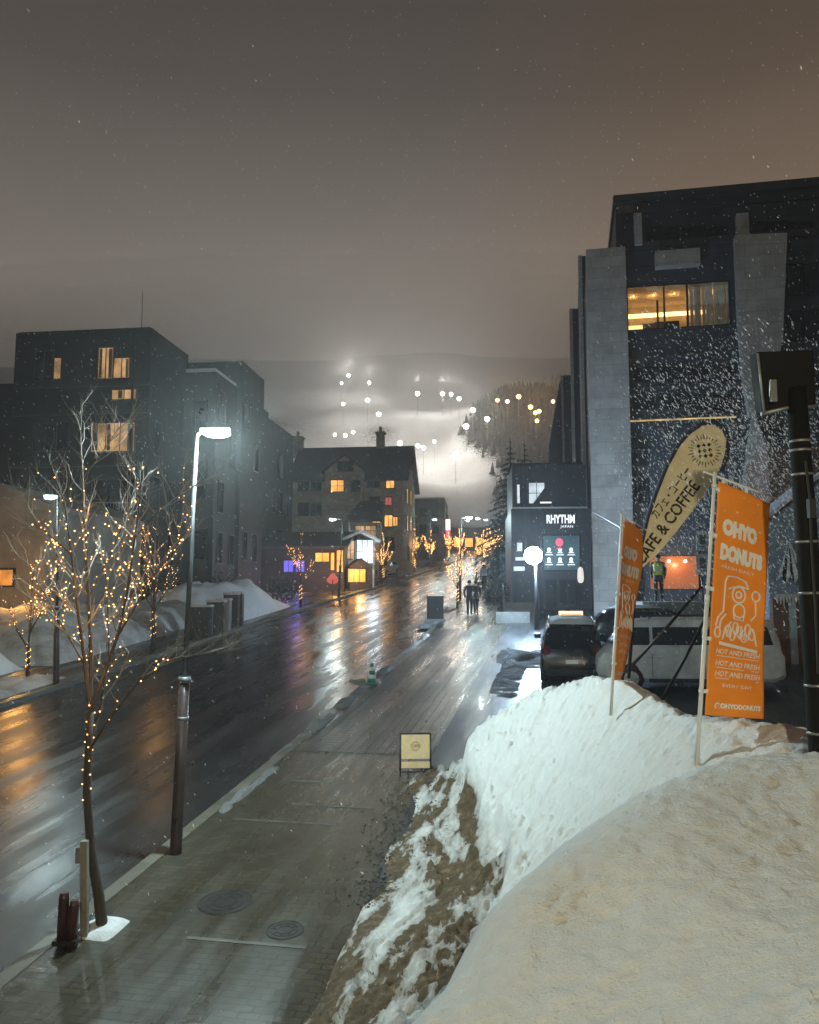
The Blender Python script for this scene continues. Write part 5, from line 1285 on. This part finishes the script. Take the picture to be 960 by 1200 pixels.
# ------------------------------------------------------------------ small street furniture
q = G(510, 727); mb = MB(); t = thing('litter_bin', 'dark square litter bin on the near kerb in front of a lit tree', 'bin', q)
mb.box(q.x - .40, q.x + .40, q.y - .3, q.y + .3, q.z - .05, q.z + 1.1); mb.build('body', M_metal_dark, t, bevel=.03)
mb = MB(); mb.box(q.x - .43, q.x + .43, q.y - .33, q.y + .33, q.z + 1.10, q.z + 1.17); mb.build('lid', M_metal_dark, t, bevel=.02)
mb = MB(); mb.box(q.x - .25, q.x + .25, q.y - .306, q.y - .30, q.z + .78, q.z + .95); mb.build('slot', M_black, t)
mb = MB(); mb.box(q.x - .5, q.x + .5, q.y - .4, q.y + .4, q.z - .05, q.z + .07); mb.build('plinth', M_concrete, t)
q = G(436, 801); t = thing('traffic_cone', 'green and white striped traffic cone on the kerb', 'traffic cone', q); mb = MB()
M_cg = pm('cone_green', (.02, .16, .11), .5); M_cw = pm('cone_white', (.75, .8, .78), .5)
H_ = .70
mb.obox(q + Vector((0, 0, .02)), (.19, 0, 0), (0, .19, 0), (0, 0, .025)); mb.build('base', M_cg, t, bevel=.01)
rad = lambda z: .135 - .105 * z / H_
for i in range(6):
    a, b = .04 + (H_ - .04) * i / 6, .04 + (H_ - .04) * (i + 1) / 6; mb = MB(); mb.lathe(q, [(rad(a), a), (rad(b), b)], 16); mb.build('band', (M_cg, M_cw)[i % 2], t)
mb = MB(); tor = [q + Vector((-.42 + .2 * math.cos(k * .45), -.05 + .17 * math.sin(k * .45), .06 + .03 * math.sin(k))) for k in range(15)]; mb.tube(tor, .05, 6); tag(mb.build('hose_coil', M_wood, at=q + Vector((-.42, 0, 0))), 'lump of coiled rope lying beside the traffic cone', 'rope')
# sandwich board
q = G(487, 908); t = thing('sandwich_board', 'small plywood sandwich board with a printed emblem in a dark frame on the pavement edge', 'sign', q)
fb = Fr((q.x, q.y), R(-2)); z0_, z1_ = q.z, q.z + .74; hw = .26
tilt = lambda n_: n_
mb = MB()
for u in (-hw - .02, hw + .02): mb.tube([fb.p(u, z0_ - .01, .10), fb.p(u, z1_, -.02)], .013, 6); mb.tube([fb.p(u, z0_ - .01, -.30), fb.p(u, z1_, -.05)], .013, 6)
mb.tube([fb.p(-hw - .02, z1_, -.02), fb.p(hw + .02, z1_, -.02)], .013, 6); mb.tube([fb.p(-hw, z0_ + .07, .085), fb.p(hw, z0_ + .07, .085)], .01, 6); mb.build('frame', M_metal_dark, t)
M_ply = pm('plywood', (.62, .45, .24), .65, var=.12, scale=6)
slant = lambda u, z, k=0: fb.p(u, z, .10 - .12 * (z - z0_) / .74 + k)
mb = MB(); mb.prism([slant(-hw, z0_ + .30), slant(hw, z0_ + .30), slant(hw, z1_ - .02), slant(-hw, z1_ - .02)], fb.n * .012); mb.build('panel', M_ply, t)
mb = MB(); mb.prism([slant(-hw, z0_ + .14), slant(hw, z0_ + .14), slant(hw, z0_ + .25), slant(-hw, z0_ + .25)], fb.n * .012); mb.build('lower_panel', M_ply, t)
mb = MB(); zc = z0_ + .52
for k in range(24):
    a = k * math.pi / 12; r0, r1 = .06, .095 if k % 2 else .08; e = .004
    mb.face([slant(math.cos(a) * r0 - e, zc + math.sin(a) * r0, .015), slant(math.cos(a) * r0 + e, zc + math.sin(a) * r0, .015), slant(math.cos(a) * r1 + e, zc + math.sin(a) * r1, .015), slant(math.cos(a) * r1 - e, zc + math.sin(a) * r1, .015)])
put_text(mb, 'COFFEE', .07, lambda x, y: slant(x, zc - .02 + y, .016), fit=.18)
mb.build('emblem', pm('dark_ink', (.05, .035, .02), .7), t)
# rubber doormat-like drain grating beside it
q = G(515, 893); mb = MB(); mb.obox(q + Vector((.05, .3, .006)), (.4, 0, 0), (0, .9, .08), (0, 0, .008)); tag(mb.build('rubber_mat', M_black, at=q), 'flat black mat on the wet ground behind the sandwich board', 'mat')
# manholes
M_iron = wet_mat('wet_cast_iron', (0.03, 0.028, 0.026), .25, .4, .6, 25)
for px, py, r_, lab in ((264, 1057, .34, 'larger ribbed round manhole cover in the pavement'), (334, 1090, .22, 'smaller dark manhole cover in the pavement')):
    q = G(px, py); t = thing('manhole_cover', lab, 'manhole cover', q)
    mb = MB(); tx_ = Vector((CA, -SA, 0)); ty_ = Vector((SA, CA, SLOPE)).normalized(); nz_ = tx_.cross(ty_)
    pl_ = [q + (tx_ * math.cos(k * .2618) + ty_ * math.sin(k * .2618)) * r_ for k in range(24)]; mb.prism(pl_, nz_ * .003); mb.build('lid', M_iron, t)
    mb = MB()
    for rr in (.95, .68, .40):
        a = [q + nz_ * .003 + (tx_ * math.cos(k * .2618) + ty_ * math.sin(k * .2618)) * r_ * rr for k in range(25)]; mb.tube(a, .005, 5)
    for k in range(8):
        d = tx_ * math.cos(k * .785) + ty_ * math.sin(k * .785); mb.tube([q + nz_ * .003 + d * r_ * .42, q + nz_ * .003 + d * r_ * .66], .0045, 4)
    mb.build('ribs', M_iron, t)
# utility cabinets across the road
for i, (px, py, wd_, hh, mt_, lab) in enumerate(((234, 746, .45, 1.25, M_metal_dark, 'leftmost dark utility cabinet in the row across the road'), (243, 744, .18, 1.2, M_metal_grey, 'narrow grey post among the utility cabinets'), (253, 742, .38, 1.35, M_metal_dark, 'dark utility cabinet between the two grey-fronted ones'), (262, 739, .30, 1.35, M_metal_grey, 'grey-fronted utility cabinet second from the right'), (271, 735, .34, 1.5, M_metal_dark, 'tallest dark utility cabinet near the right of the row'), (279, 733, .22, 1.5, M_metal_dark, 'rightmost slim dark utility cabinet beside the snow heap'))):
    q = G(px, py); t = thing('utility_cabinet', lab, 'cabinet', q, 'utility cabinets across the road')
    mb = MB(); mb.box(q.x - wd_, q.x + wd_, q.y - .25, q.y + .25, q.z - .1, q.z + hh); mb.build('body', mt_, t, bevel=.02)
    mb = MB(); mb.box(q.x - wd_ + .05, q.x + wd_ - .05, q.y - .262, q.y - .25, q.z + .12, q.z + hh - .1); mb.build('door', mt_, t)
    mb = MB(); mb.box(q.x - wd_ - .03, q.x + wd_ + .03, q.y - .28, q.y + .28, q.z + hh, q.z + hh + .10); mb.build('snow_cap', M_snow_dirty, t, bevel=.03)
# red round sign and small signs by the lodge
q = G(391, 700); t = thing('pennant_sign', 'small red pear-shaped sign on a post before the lodge', 'sign', ground(P(390, 690, 55).x, 55)); c = P(390, 679, 55); b = ORIG[t.name]
mb = MB(); mb.prism([c + Vector((.42 * math.cos(k * .5236) * (1 if math.sin(k * .5236) < .3 else .6), 0, .32 * math.sin(k * .5236) * (1 if math.sin(k * .5236) < .3 else 1.35))) for k in range(12)], (0, .04, 0)); mb.build('panel', em('red_lit_panel', (1, .14, .10), .5), t)
mb = MB(); mb.tube([b - Vector((0, 0, .1)), c], .03, 6); mb.build('post', M_metal_dark, t)
t = thing('lit_kiosk', 'small green-lit kiosk at the far end of the near pavement', 'kiosk', SCp(74, cr(74) - .6)); b = ORIG[t.name]
mb = MB(); mb.box(b.x - .55, b.x + .55, b.y - .4, b.y + .4, b.z - .05, b.z + 1.6); mb.build('body', pm('teal_paint', (.04, .16, .15), .5), t, bevel=.03)
mb = MB(); mb.box(b.x - .6, b.x + .6, b.y - .45, b.y + .45, b.z + 1.6, b.z + 1.85); mb.build('light_box', em('kiosk_top', (.8, .95, 1), 1.6), t)

# ------------------------------------------------------------------ banners and flag
M_orange = pm('orange_cloth', (.90, .27, .022), .8, var=.10, scale=3, bump=.15, fine=8)
M_print = pm('white_print', (.80, .76, .70), .8, var=.05, bump=0)
def banner(label, pole_b, pole_t, corners, cross, d0, d1, wave, with_lines=True, seed=0, bag=0):
    base = P(pole_b[0], pole_b[1], d0); t = thing('banner', label, 'banner', base, 'orange shop banners on the snow bank')
    top = P(pole_t[0], pole_t[1], d0); mb = MB(); ax = (top - base).normalized(); mb.tube([base - ax * .35, base.lerp(top, .5)], .0165, 10); mb.tube([base.lerp(top, .48), top + ax * .02], .013, 10)
    mb.tube([base.lerp(top, .47), base.lerp(top, .50)], .019, 10); po = mb.build('pole', M_white_plastic, t)
    mb = MB(); a, b = P(*cross[0], d0 - .02), P(*cross[1], d1); mb.tube([a, b], .0085, 8); mb.ball(a, .013, 1); mb.ball(b, .013, 1); mb.build('crossbar', M_white_plastic, t)
    TL, TR, BR, BL = [P(x, y, d) for (x, y), d in zip(corners, (d0, d1, d1, d0))]
    nrm = (TR - TL).cross(BL - TL).normalized(); nrm = -nrm if nrm.y > 0 else nrm
    def S(u, v, k=0.0):                      # u to the right, v down
        p = TL.lerp(TR, u).lerp(BL.lerp(BR, u), v)
        wv = wave * (math.sin(u * 3.3 + v * 5.2 + seed) * .55 + .45 * math.sin(v * 9 - u * 2 + seed)) * min(1, u * 2.2)
        inb = bag * math.sin(math.pi * v) * u
        return p + nrm * (wv + k) + (TL - TR).normalized() * inb
    mb = MB(); mb.grid(lambda u, v: S(u, v), 24, 60); cl_ = mb.build('cloth', M_orange, t, fixn=False)
    sol = cl_.modifiers.new('thick', 'SOLIDIFY'); sol.thickness = .002
    mb = MB()
    for v in (.04, .24, .47, .68, .9):
        p = S(0, v); ax_ = base.lerp(top, 1 - v); q = top.lerp(base, v * .98 + .01); mb.tube([q - ax * .012, q + ax * .012], .021, 8); mb.obox((p + q) / 2, (p - q) / 2 * 1.1 + Vector((.012, 0, 0)), (0, .004, 0), ax * .014); mb.build('tab', M_white_plastic, t); mb = MB()
    for u in (.08, .5, .92):
        p = S(u, 0); q = a.lerp(b, (p - a).length / (b - a).length); mb.obox((p + q) / 2, (b - a).normalized() * .014, (0, .004, 0), (q - p) / 2 * 1.15); mb.build('tab', M_white_plastic, t); mb = MB()
    Wb = (TR - TL).length; Hb = (BL - TL).length
    fn = lambda u0, v0: (lambda x, y: S(u0 + x / Wb, v0 - y / Hb, .004))
    mb = MB()
    put_text(mb, 'OHYO', .15, fn(.44, .215), bold=.013, fit=.66 * Wb)
    put_text(mb, 'DONUTS', .15, fn(.50, .325), bold=.013, fit=.80 * Wb)
    put_text(mb, 'FRESH DAILY', .035, fn(.46, .365), fit=.62 * Wb)
    for k, v0 in enumerate((.735, .785, .83)):
        put_text(mb, 'HOT AND FRESH', .055, lambda x, y, v0=v0: S(.52 + (x + y * .25) / Wb, v0 - y / Hb, .004), bold=.001, fit=.78 * Wb)
        vs_ = [S(.14, v0 + .008, .004), S(.90, v0 + .008, .004), S(.90, v0 + .011, .004), S(.14, v0 + .011, .004)]; mb.face(vs_)
    put_text(mb, 'EVERY DAY', .035, fn(.52, .875), fit=.5 * Wb)
    put_text(mb, '@OHYODONUTS', .05, fn(.54, .965), bold=.003, fit=.78 * Wb)
    le = mb.build('lettering', M_print, t, fixn=False)
    # line drawing: an abstract doughnut machine with pipe, hopper and stacked rings
    mb = MB()
    def line(pts, w_=.007):
        pts = [S(u, v, .006) for u, v in pts]; mb.tube(pts, w_, 5, cap=False)
    cir = lambda cu, cv, ru, rv, n=18, a0=0, a1=6.2832: [(cu + ru * math.cos(a0 + (a1 - a0) * k / n), cv + rv * math.sin(a0 + (a1 - a0) * k / n)) for k in range(n + 1)]
    line([(.24, .55), (.24, .42), (.28, .395), (.45, .39), (.62, .40), (.68, .43)]); line([(.30, .45), (.52, .425), (.68, .43)]); line([(.24, .55), (.14, .58), (.10, .62)]); line([(.30, .56), (.20, .59), (.17, .63)]); line(cir(.14, .645, .055, .022))
    line(cir(.52, .465, .12, .035)); line(cir(.52, .465, .05, .014)); line(cir(.82, .455, .065, .022)); line([(.82, .478), (.84, .54), (.76, .57)])
    line(cir(.55, .535, .10, .03)); line([(.45, .535), (.47, .575), (.63, .575), (.65, .535)])
    for k in range(7): line(cir(.36 + .07 * k, .63 + .018 * math.sin(k * 2.1), .05, .026, 12), .0055)
    for k in range(6): line([(.32 + .08 * k, .66), (.38 + .075 * k, .60)], .0045)
    line([(.24, .675), (.30, .62), (.42, .59)]); line([(.86, .68), (.82, .62), (.70, .585)])
    vs_ = [S(.18, .682, .005), S(.88, .698, .005), S(.88, .712, .005), S(.18, .697, .005)]; mb.face(vs_)
    mb.build('drawing', M_print, t, fixn=False)
    return t
banner('large orange donut banner on a white pole, nearest to the dark lamp post', (820, 842), (838, 556), [(842, 564), (905, 590), (893, 842), (826, 838)], [(826, 553), (911, 585)], 6.3, 6.42, .030, seed=.5, bag=.02)
banner('narrow edge-on orange donut banner on a white pole, left of the coffee flag', (718, 800), (729, 603), [(731, 609), (755, 622), (729, 797), (720, 797)], [(725, 600), (757, 621)], 9.0, 9.55, .05, seed=2.0, bag=-.06)
# feather flag
q0 = P(736, 792, 9.8); t = thing('feather_flag', 'tan feather flag reading CAFE & COFFEE between the two orange banners', 'flag', q0)
dF = 9.6
outl = [(750, 668), (753, 640), (760, 610), (770, 580), (782, 550), (796, 524), (810, 508), (824, 499), (836, 498), (846, 504), (851, 516), (849, 534), (842, 552), (828, 576), (812, 598), (792, 624), (772, 648)]
def dep_(x, y): return dF
M_tan = pm('tan_cloth', (.80, .69, .44), .8, var=.10, scale=4, bump=.1, fine=8)
mb = MB(); mb.prism([P(x, y, dep_(x, y)) for x, y in outl], (0, .006, 0)); mb.build('cloth', M_tan, t)
pole = [(737, 795), (742, 720), (748, 662), (752, 636), (759, 606), (769, 577), (781, 547), (795, 521), (809, 505), (824, 495.5), (837, 494.5), (848, 501), (854, 515), (852, 534), (846, 552)]
mb = MB(); mb.tube([P(x, y, dep_(x, y)) for x, y in pole[:13]], list(np.linspace(.02, .014, 13)), 8); mb.build('pole', M_metal_dark, t)
mb = MB(); mb.tube([P(x, y, dep_(x, y) - .003) for x, y in pole[2:]], .026, 6); mb.build('sleeve', pm('navy_cloth', (.03, .035, .06), .8), t)
M_ink = pm('dark_brown_ink', (.035, .026, .02), .8, bump=0)
def along(x0, y0, x1, y1, k):
    a = P(x0, y0, dep_(x0, y0)); b = P(x1, y1, dep_(x1, y1)); ux = (b - a).normalized(); nn = Vector((0, -1, 0)); uy = nn.cross(ux).normalized(); uy = -uy if uy.z < 0 else uy
    return (a + b) / 2 + nn * k, ux, uy, (b - a).length
mb = MB(); m_, ux, uy, L_ = along(751, 662, 819, 569, .012); put_text(mb, 'CAFE & COFFEE', .20, lambda x, y: m_ + ux * x + uy * (y - .02), bold=.004, fit=L_)
m2, ux2, uy2, L2 = along(768, 607, 809, 551, .012); put_text(mb, 'カフェ・コーヒー', .14, lambda x, y: m2 + ux2 * x + uy2 * (y - .02), bold=.002, fit=L2); mb.build('lettering', M_ink, t, fixn=False)
mb = MB(); ce_ = P(826, 528, dep_(826, 528) - .012)
def disc(u, v): return ce_ + ux * u + uy * v
for k in range(28):
    a = k * 2 * math.pi / 28; r0 = .14; r1 = .20 if k % 2 else .175; d = Vector((math.cos(a), math.sin(a))); e = Vector((-d.y, d.x)) * .005
    mb.face([disc(d.x * r0 - e.x, d.y * r0 - e.y), disc(d.x * r0 + e.x, d.y * r0 + e.y), disc(d.x * r1 + e.x, d.y * r1 + e.y), disc(d.x * r1 - e.x, d.y * r1 - e.y)])
for i in range(-2, 3):
    for j in range(-2, 3):
        if abs(i) + abs(j) > 3 or (i + j) % 2: continue
        x, y = i * .045, j * .045; mb.face([disc(x - .018, y - .02), disc(x + .02, y - .016), disc(x + .016, y + .02), disc(x - .02, y + .017)])
mb.build('emblem', M_ink, t, fixn=False)
# prop poles leaning against the flags
for a, b, d, lab in (((733, 788), (822, 688), 10.2, 'upper of two dark prop poles slanting across the silver van'), ((775, 822), (833, 712), 9.6, 'lower of two dark prop poles slanting across the silver van')):
    mb = MB(); mb.tube([P(*a, d), P((a[0] + b[0]) / 2, (a[1] + b[1]) / 2 + 2, d), P(*b, d)], [.022, .02, .016], 8); tag(mb.build('prop_pole', M_metal_dark, at=P(*a, d)), lab, 'pole')

# ------------------------------------------------------------------ dark lamp post at the right
M_postblack = pm('black_post_paint', (0.010, 0.010, 0.010), 0.75, bump=0.1)
MATS['black_post_paint'].node_tree.nodes['Principled BSDF'].inputs['Specular IOR Level'].default_value = 0.1
dP = 5.15; b = P(964, 892, dP); tp = P(933, 455, dP); t = thing('lamp_post', 'black lamp post with a square head, standing in the snow at the right edge', 'lamp post', b)
ax = (tp - b).normalized(); mb = MB(); mb.tube([b - ax * .6, b, b.lerp(tp, .5), tp], [.078, .076, .066, .060], 16); mb.build('pole', M_postblack, t)
mb = MB()
for py in (520, 531, 560, 640, 700, 806, 860): u = (892 - py) / 437; p = b.lerp(tp, u); mb.tube([p - ax * .008, p + ax * .008], .080 - .019 * u, 16)
mb.build('band', M_metal_grey, t)
mb = MB(); cH = P(920, 446, dP); mb.prism([P(886, 412, dP - .05), P(954, 410, dP - .05), P(957, 474, dP), P(894, 484, dP)], (0.02, .16, .02)); mb.build('head', M_postblack, t, bevel=.012)
mb = MB(); mb.tube([P(892, 485, dP), P(922, 478, dP), P(957, 476, dP)], .012, 6); mb.tube([P(888, 414, dP - .06), P(896, 484, dP - .02)], .007, 6); mb.obox(P(906, 458, dP - .07), (.02, 0, 0), (0, .012, 0), (0, 0, .07)); mb.build('bracket', M_metal_grey, t)
mb = MB(); mb.tube([P(944, 540, dP - .09), P(950, 590, dP - .1), P(951, 640, dP - .1), P(955, 700, dP - .1), P(959, 790, dP - .1)], .009, 5); mb.obox(P(951, 596, dP - .1), (.02, 0, 0), (0, .02, 0), (0, 0, .06)); mb.build('conduit', M_black, t)

# ------------------------------------------------------------------ people
def person(label, loc, face, mats, h=1.72, walk=.0, carry=None, hat=True, vest=False):
    """skinned figure; face = heading angle of the chest (radians, 0 = +x)"""
    k = h / 1.72; J = {}
    me = bpy.data.meshes.new('body'); V = [(0, 0, .95), (0, 0, 1.15), (0, 0, 1.38), (0, 0, 1.48), (0.01, 0, 1.60), (0.0, 0, 1.70)]; Rr = [(.16, .12), (.15, .11), (.185, .125), (.055, .055), (.085, .085), (.06, .06)]
    E_ = [(0, 1), (1, 2), (2, 3), (3, 4), (4, 5)]
    for sgn in (-1, 1):
        i = len(V); sw = walk * sgn
        V += [(0.0, sgn * .19, 1.40), (-.03 - sw * .10, sgn * .25, 1.14), (.08 - sw * .22, sgn * .22, .92), (.11 - sw * .24, sgn * .21, .83)]; Rr += [(.075, .075), (.06, .06), (.045, .045), (.04, .04)]
        E_ += [(2, i), (i, i + 1), (i + 1, i + 2), (i + 2, i + 3)]
        i = len(V); V += [(sw * .06, sgn * .10, .82), (sw * .22 + .03, sgn * .105, .48), (sw * .30 - (.05 if sw < 0 else 0), sgn * .11, .09), (sw * .30 + .14, sgn * .12, .045)]; Rr += [(.105, .10), (.075, .075), (.055, .055), (.045, .04)]
        E_ += [(0, i), (i, i + 1), (i + 1, i + 2), (i + 2, i + 3)]
    me.from_pydata([Vector(v) * k for v in V], E_, []); o = bpy.data.objects.new('body', me); COL.objects.link(o)
    sk = o.modifiers.new('skin', 'SKIN'); sb = o.modifiers.new('sub', 'SUBSURF'); sb.levels = sb.render_levels = 1
    for v, r_ in zip(me.skin_vertices[0].data, Rr): v.radius = (r_[0] * k, r_[1] * k)
    me.skin_vertices[0].data[0].use_root = True
    bpy.context.view_layer.update(); m2_ = bpy.data.meshes.new_from_object(o.evaluated_get(bpy.context.evaluated_depsgraph_get())); bpy.data.objects.remove(o)
    t = thing('person', label, 'person', loc); m2_.name = 'body'
    for m in mats: m2_.materials.append(m)            # coat, trousers, skin, boots
    for p in m2_.polygons:
        c = p.center / k; p.use_smooth = True
        p.material_index = 3 if c.z < .10 else 1 if (c.z < .80 and abs(c.y) < .19) else 2 if (c.z > 1.47 or (c.z < .88 and abs(c.y) > .18)) else 0
    o = bpy.data.objects.new('body', m2_); COL.objects.link(o); o.parent = t
    mb = MB(); T0 = Vector(loc)
    mb.ball(T0 + Vector((-.015, 0, 1.66)) * k, .105 * k, 2, (1, .95, .85)); hh_ = mb.build('woollen_hat' if hat else 'hair', mats[4], t)
    mb = MB(); mb.ball(T0 + Vector((.098, 0, 1.60)) * k, .016 * k, 1); 
    for sgn in (-1, 1): mb.ball(T0 + Vector((.01, sgn * .09, 1.61)) * k, .022 * k, 1)
    mb.build('face_features', mats[2], t)
    if vest:
        mb = MB(); mb.lathe(T0 + Vector((0, 0, .98 * k)), [(.19 * k, 0), (.185 * k, .2 * k), (.20 * k, .38 * k), (.12 * k, .47 * k)], 16); vv = mb.build('vest', em('hi_vis_yellow', (.70, .95, .02), .0) if False else pm('hi_vis_yellow', (.62, .85, .02), .6, bump=0), t)
        mb = MB()
        for z in (.12, .26): mb.lathe(T0 + Vector((0, 0, (.98 + z) * k)), [(.196 * k, 0), (.197 * k, .05 * k)], 16)
        mb.build('reflective_band', M_white_plastic, vv)
    if carry:
        mb = MB(); mb.obox(T0 + Vector((-.17, 0, 1.22)) * k, (.09, 0, 0), (0, .15, 0), (0, 0, .22)); mb.build('backpack', carry, t, bevel=.04)
    t.rotation_euler = (0, 0, face); return t
cN = pm('navy_coat', (.022, .026, .05), .8); cD = pm('dark_trousers', (.018, .018, .022), .8); cS = pm('skin', (.42, .28, .21), .6); cBt = pm('dark_boots', (.02, .018, .016), .6); cHt = pm('dark_knit', (.03, .03, .035), .9); cG = pm('grey_coat', (.06, .058, .06), .8); cP = pm('purple_coat', (.05, .04, .08), .8)
q = G(550.5, 721); person('person in a dark navy coat walking away, left one of the couple', q, R(78), [cN, cD, cS, cBt, cHt], 1.75, .5)
q = G(558, 719); person('person in a grey coat close beside, right one of the couple', q, R(100), [cG, cD, cS, cBt, cHt], 1.66, -.5)
q = G(568, 692); person('person in a purple-blue jacket with a pale backpack walking alone up the pavement', q, R(85), [cP, cD, cS, cBt, cHt], 1.75, .6, carry=pm('pale_backpack', (.35, .4, .45), .7))
q = P(756, 706, 30.5); fX = Fr((q.x, q.y), AZ); ta_ = q.z
mb = MB(); fX.box(mb, 0, 2.6, gz(q.x, q.y) - .4, ta_, -7.5, 0); fX.box(mb, -.08, 2.68, ta_ - .12, ta_ + .02, -7.5, .08); te_ = tag(mb.build('entrance_terrace', M_concrete, at=q), 'raised concrete terrace before the orange-lit hotel entrance', 'terrace')
q = fX.p(fX.at(774, 700)[0], ta_ + .02, -.5); person('person in a yellow hi-vis vest standing by the orange entrance', q, R(-110), [cG, cD, cS, cBt, cHt], 1.75, .2, vest=True)

# ------------------------------------------------------------------ falling snow
rs = random.Random(99); sn = MB()
def flake(p, r_):
    d = Vector((rs.gauss(.55, .25), rs.gauss(0, .3), rs.gauss(-.8, .2))).normalized() * r_ * rs.uniform(1.3, 3.4); a = d.orthogonal().normalized() * r_ * .6; b = d.cross(a).normalized() * r_ * .6
    v = [sn.bm.verts.new(p + q) for q in (d, -d, a, -a, b, -b)]
    for q in ((0, 2, 4), (2, 1, 4), (1, 3, 4), (3, 0, 4), (2, 0, 5), (1, 2, 5), (3, 1, 5), (0, 3, 5)): sn.bm.faces.new([v[i] for i in q])
for k in range(10500):                     # the shower drifting off the hotel, thick over the car park
    y = rs.uniform(6, 30); x = y * rs.triangular(.25, .56, .40); z = EYE + y * (rs.triangular(-.06, .36, .16))
    flake(Vector((x, y, z)), (.0010 * y * rs.uniform(.2, 1.0) ** 1.6 + .0013))
for k in range(7500):                     # thin snowfall everywhere else
    y = rs.uniform(3, 45); x = y * rs.uniform(-.7, .7); z = rs.uniform(gz(x, y) + .3, 22)
    flake(Vector((x, y, z)), .0006 * y * rs.uniform(.4, 1.0) + .002)
M_flake = pm('snowflake', (.85, .87, .9), .9, var=.03, bump=0)
tag(sn.build('falling_snow', M_flake, fixn=False), 'snowflakes drifting through the air, thickest before the hotel', 'falling snow', kind='stuff')

# ------------------------------------------------------------------ lamp behind the camera (the lit street goes on there)
light('deck_lamp_light', 'SPOT', (-.3, -4.6, EYE + 1.8), 2100, (1.0, .90, .60), .08, target=(1.8, 5.0, EYE - .6), angle=95, blend=.5)
light('street_lamp_light', 'POINT', (-9.5, -4, 6.0), 170, (.92, 1.0, .82), .3)
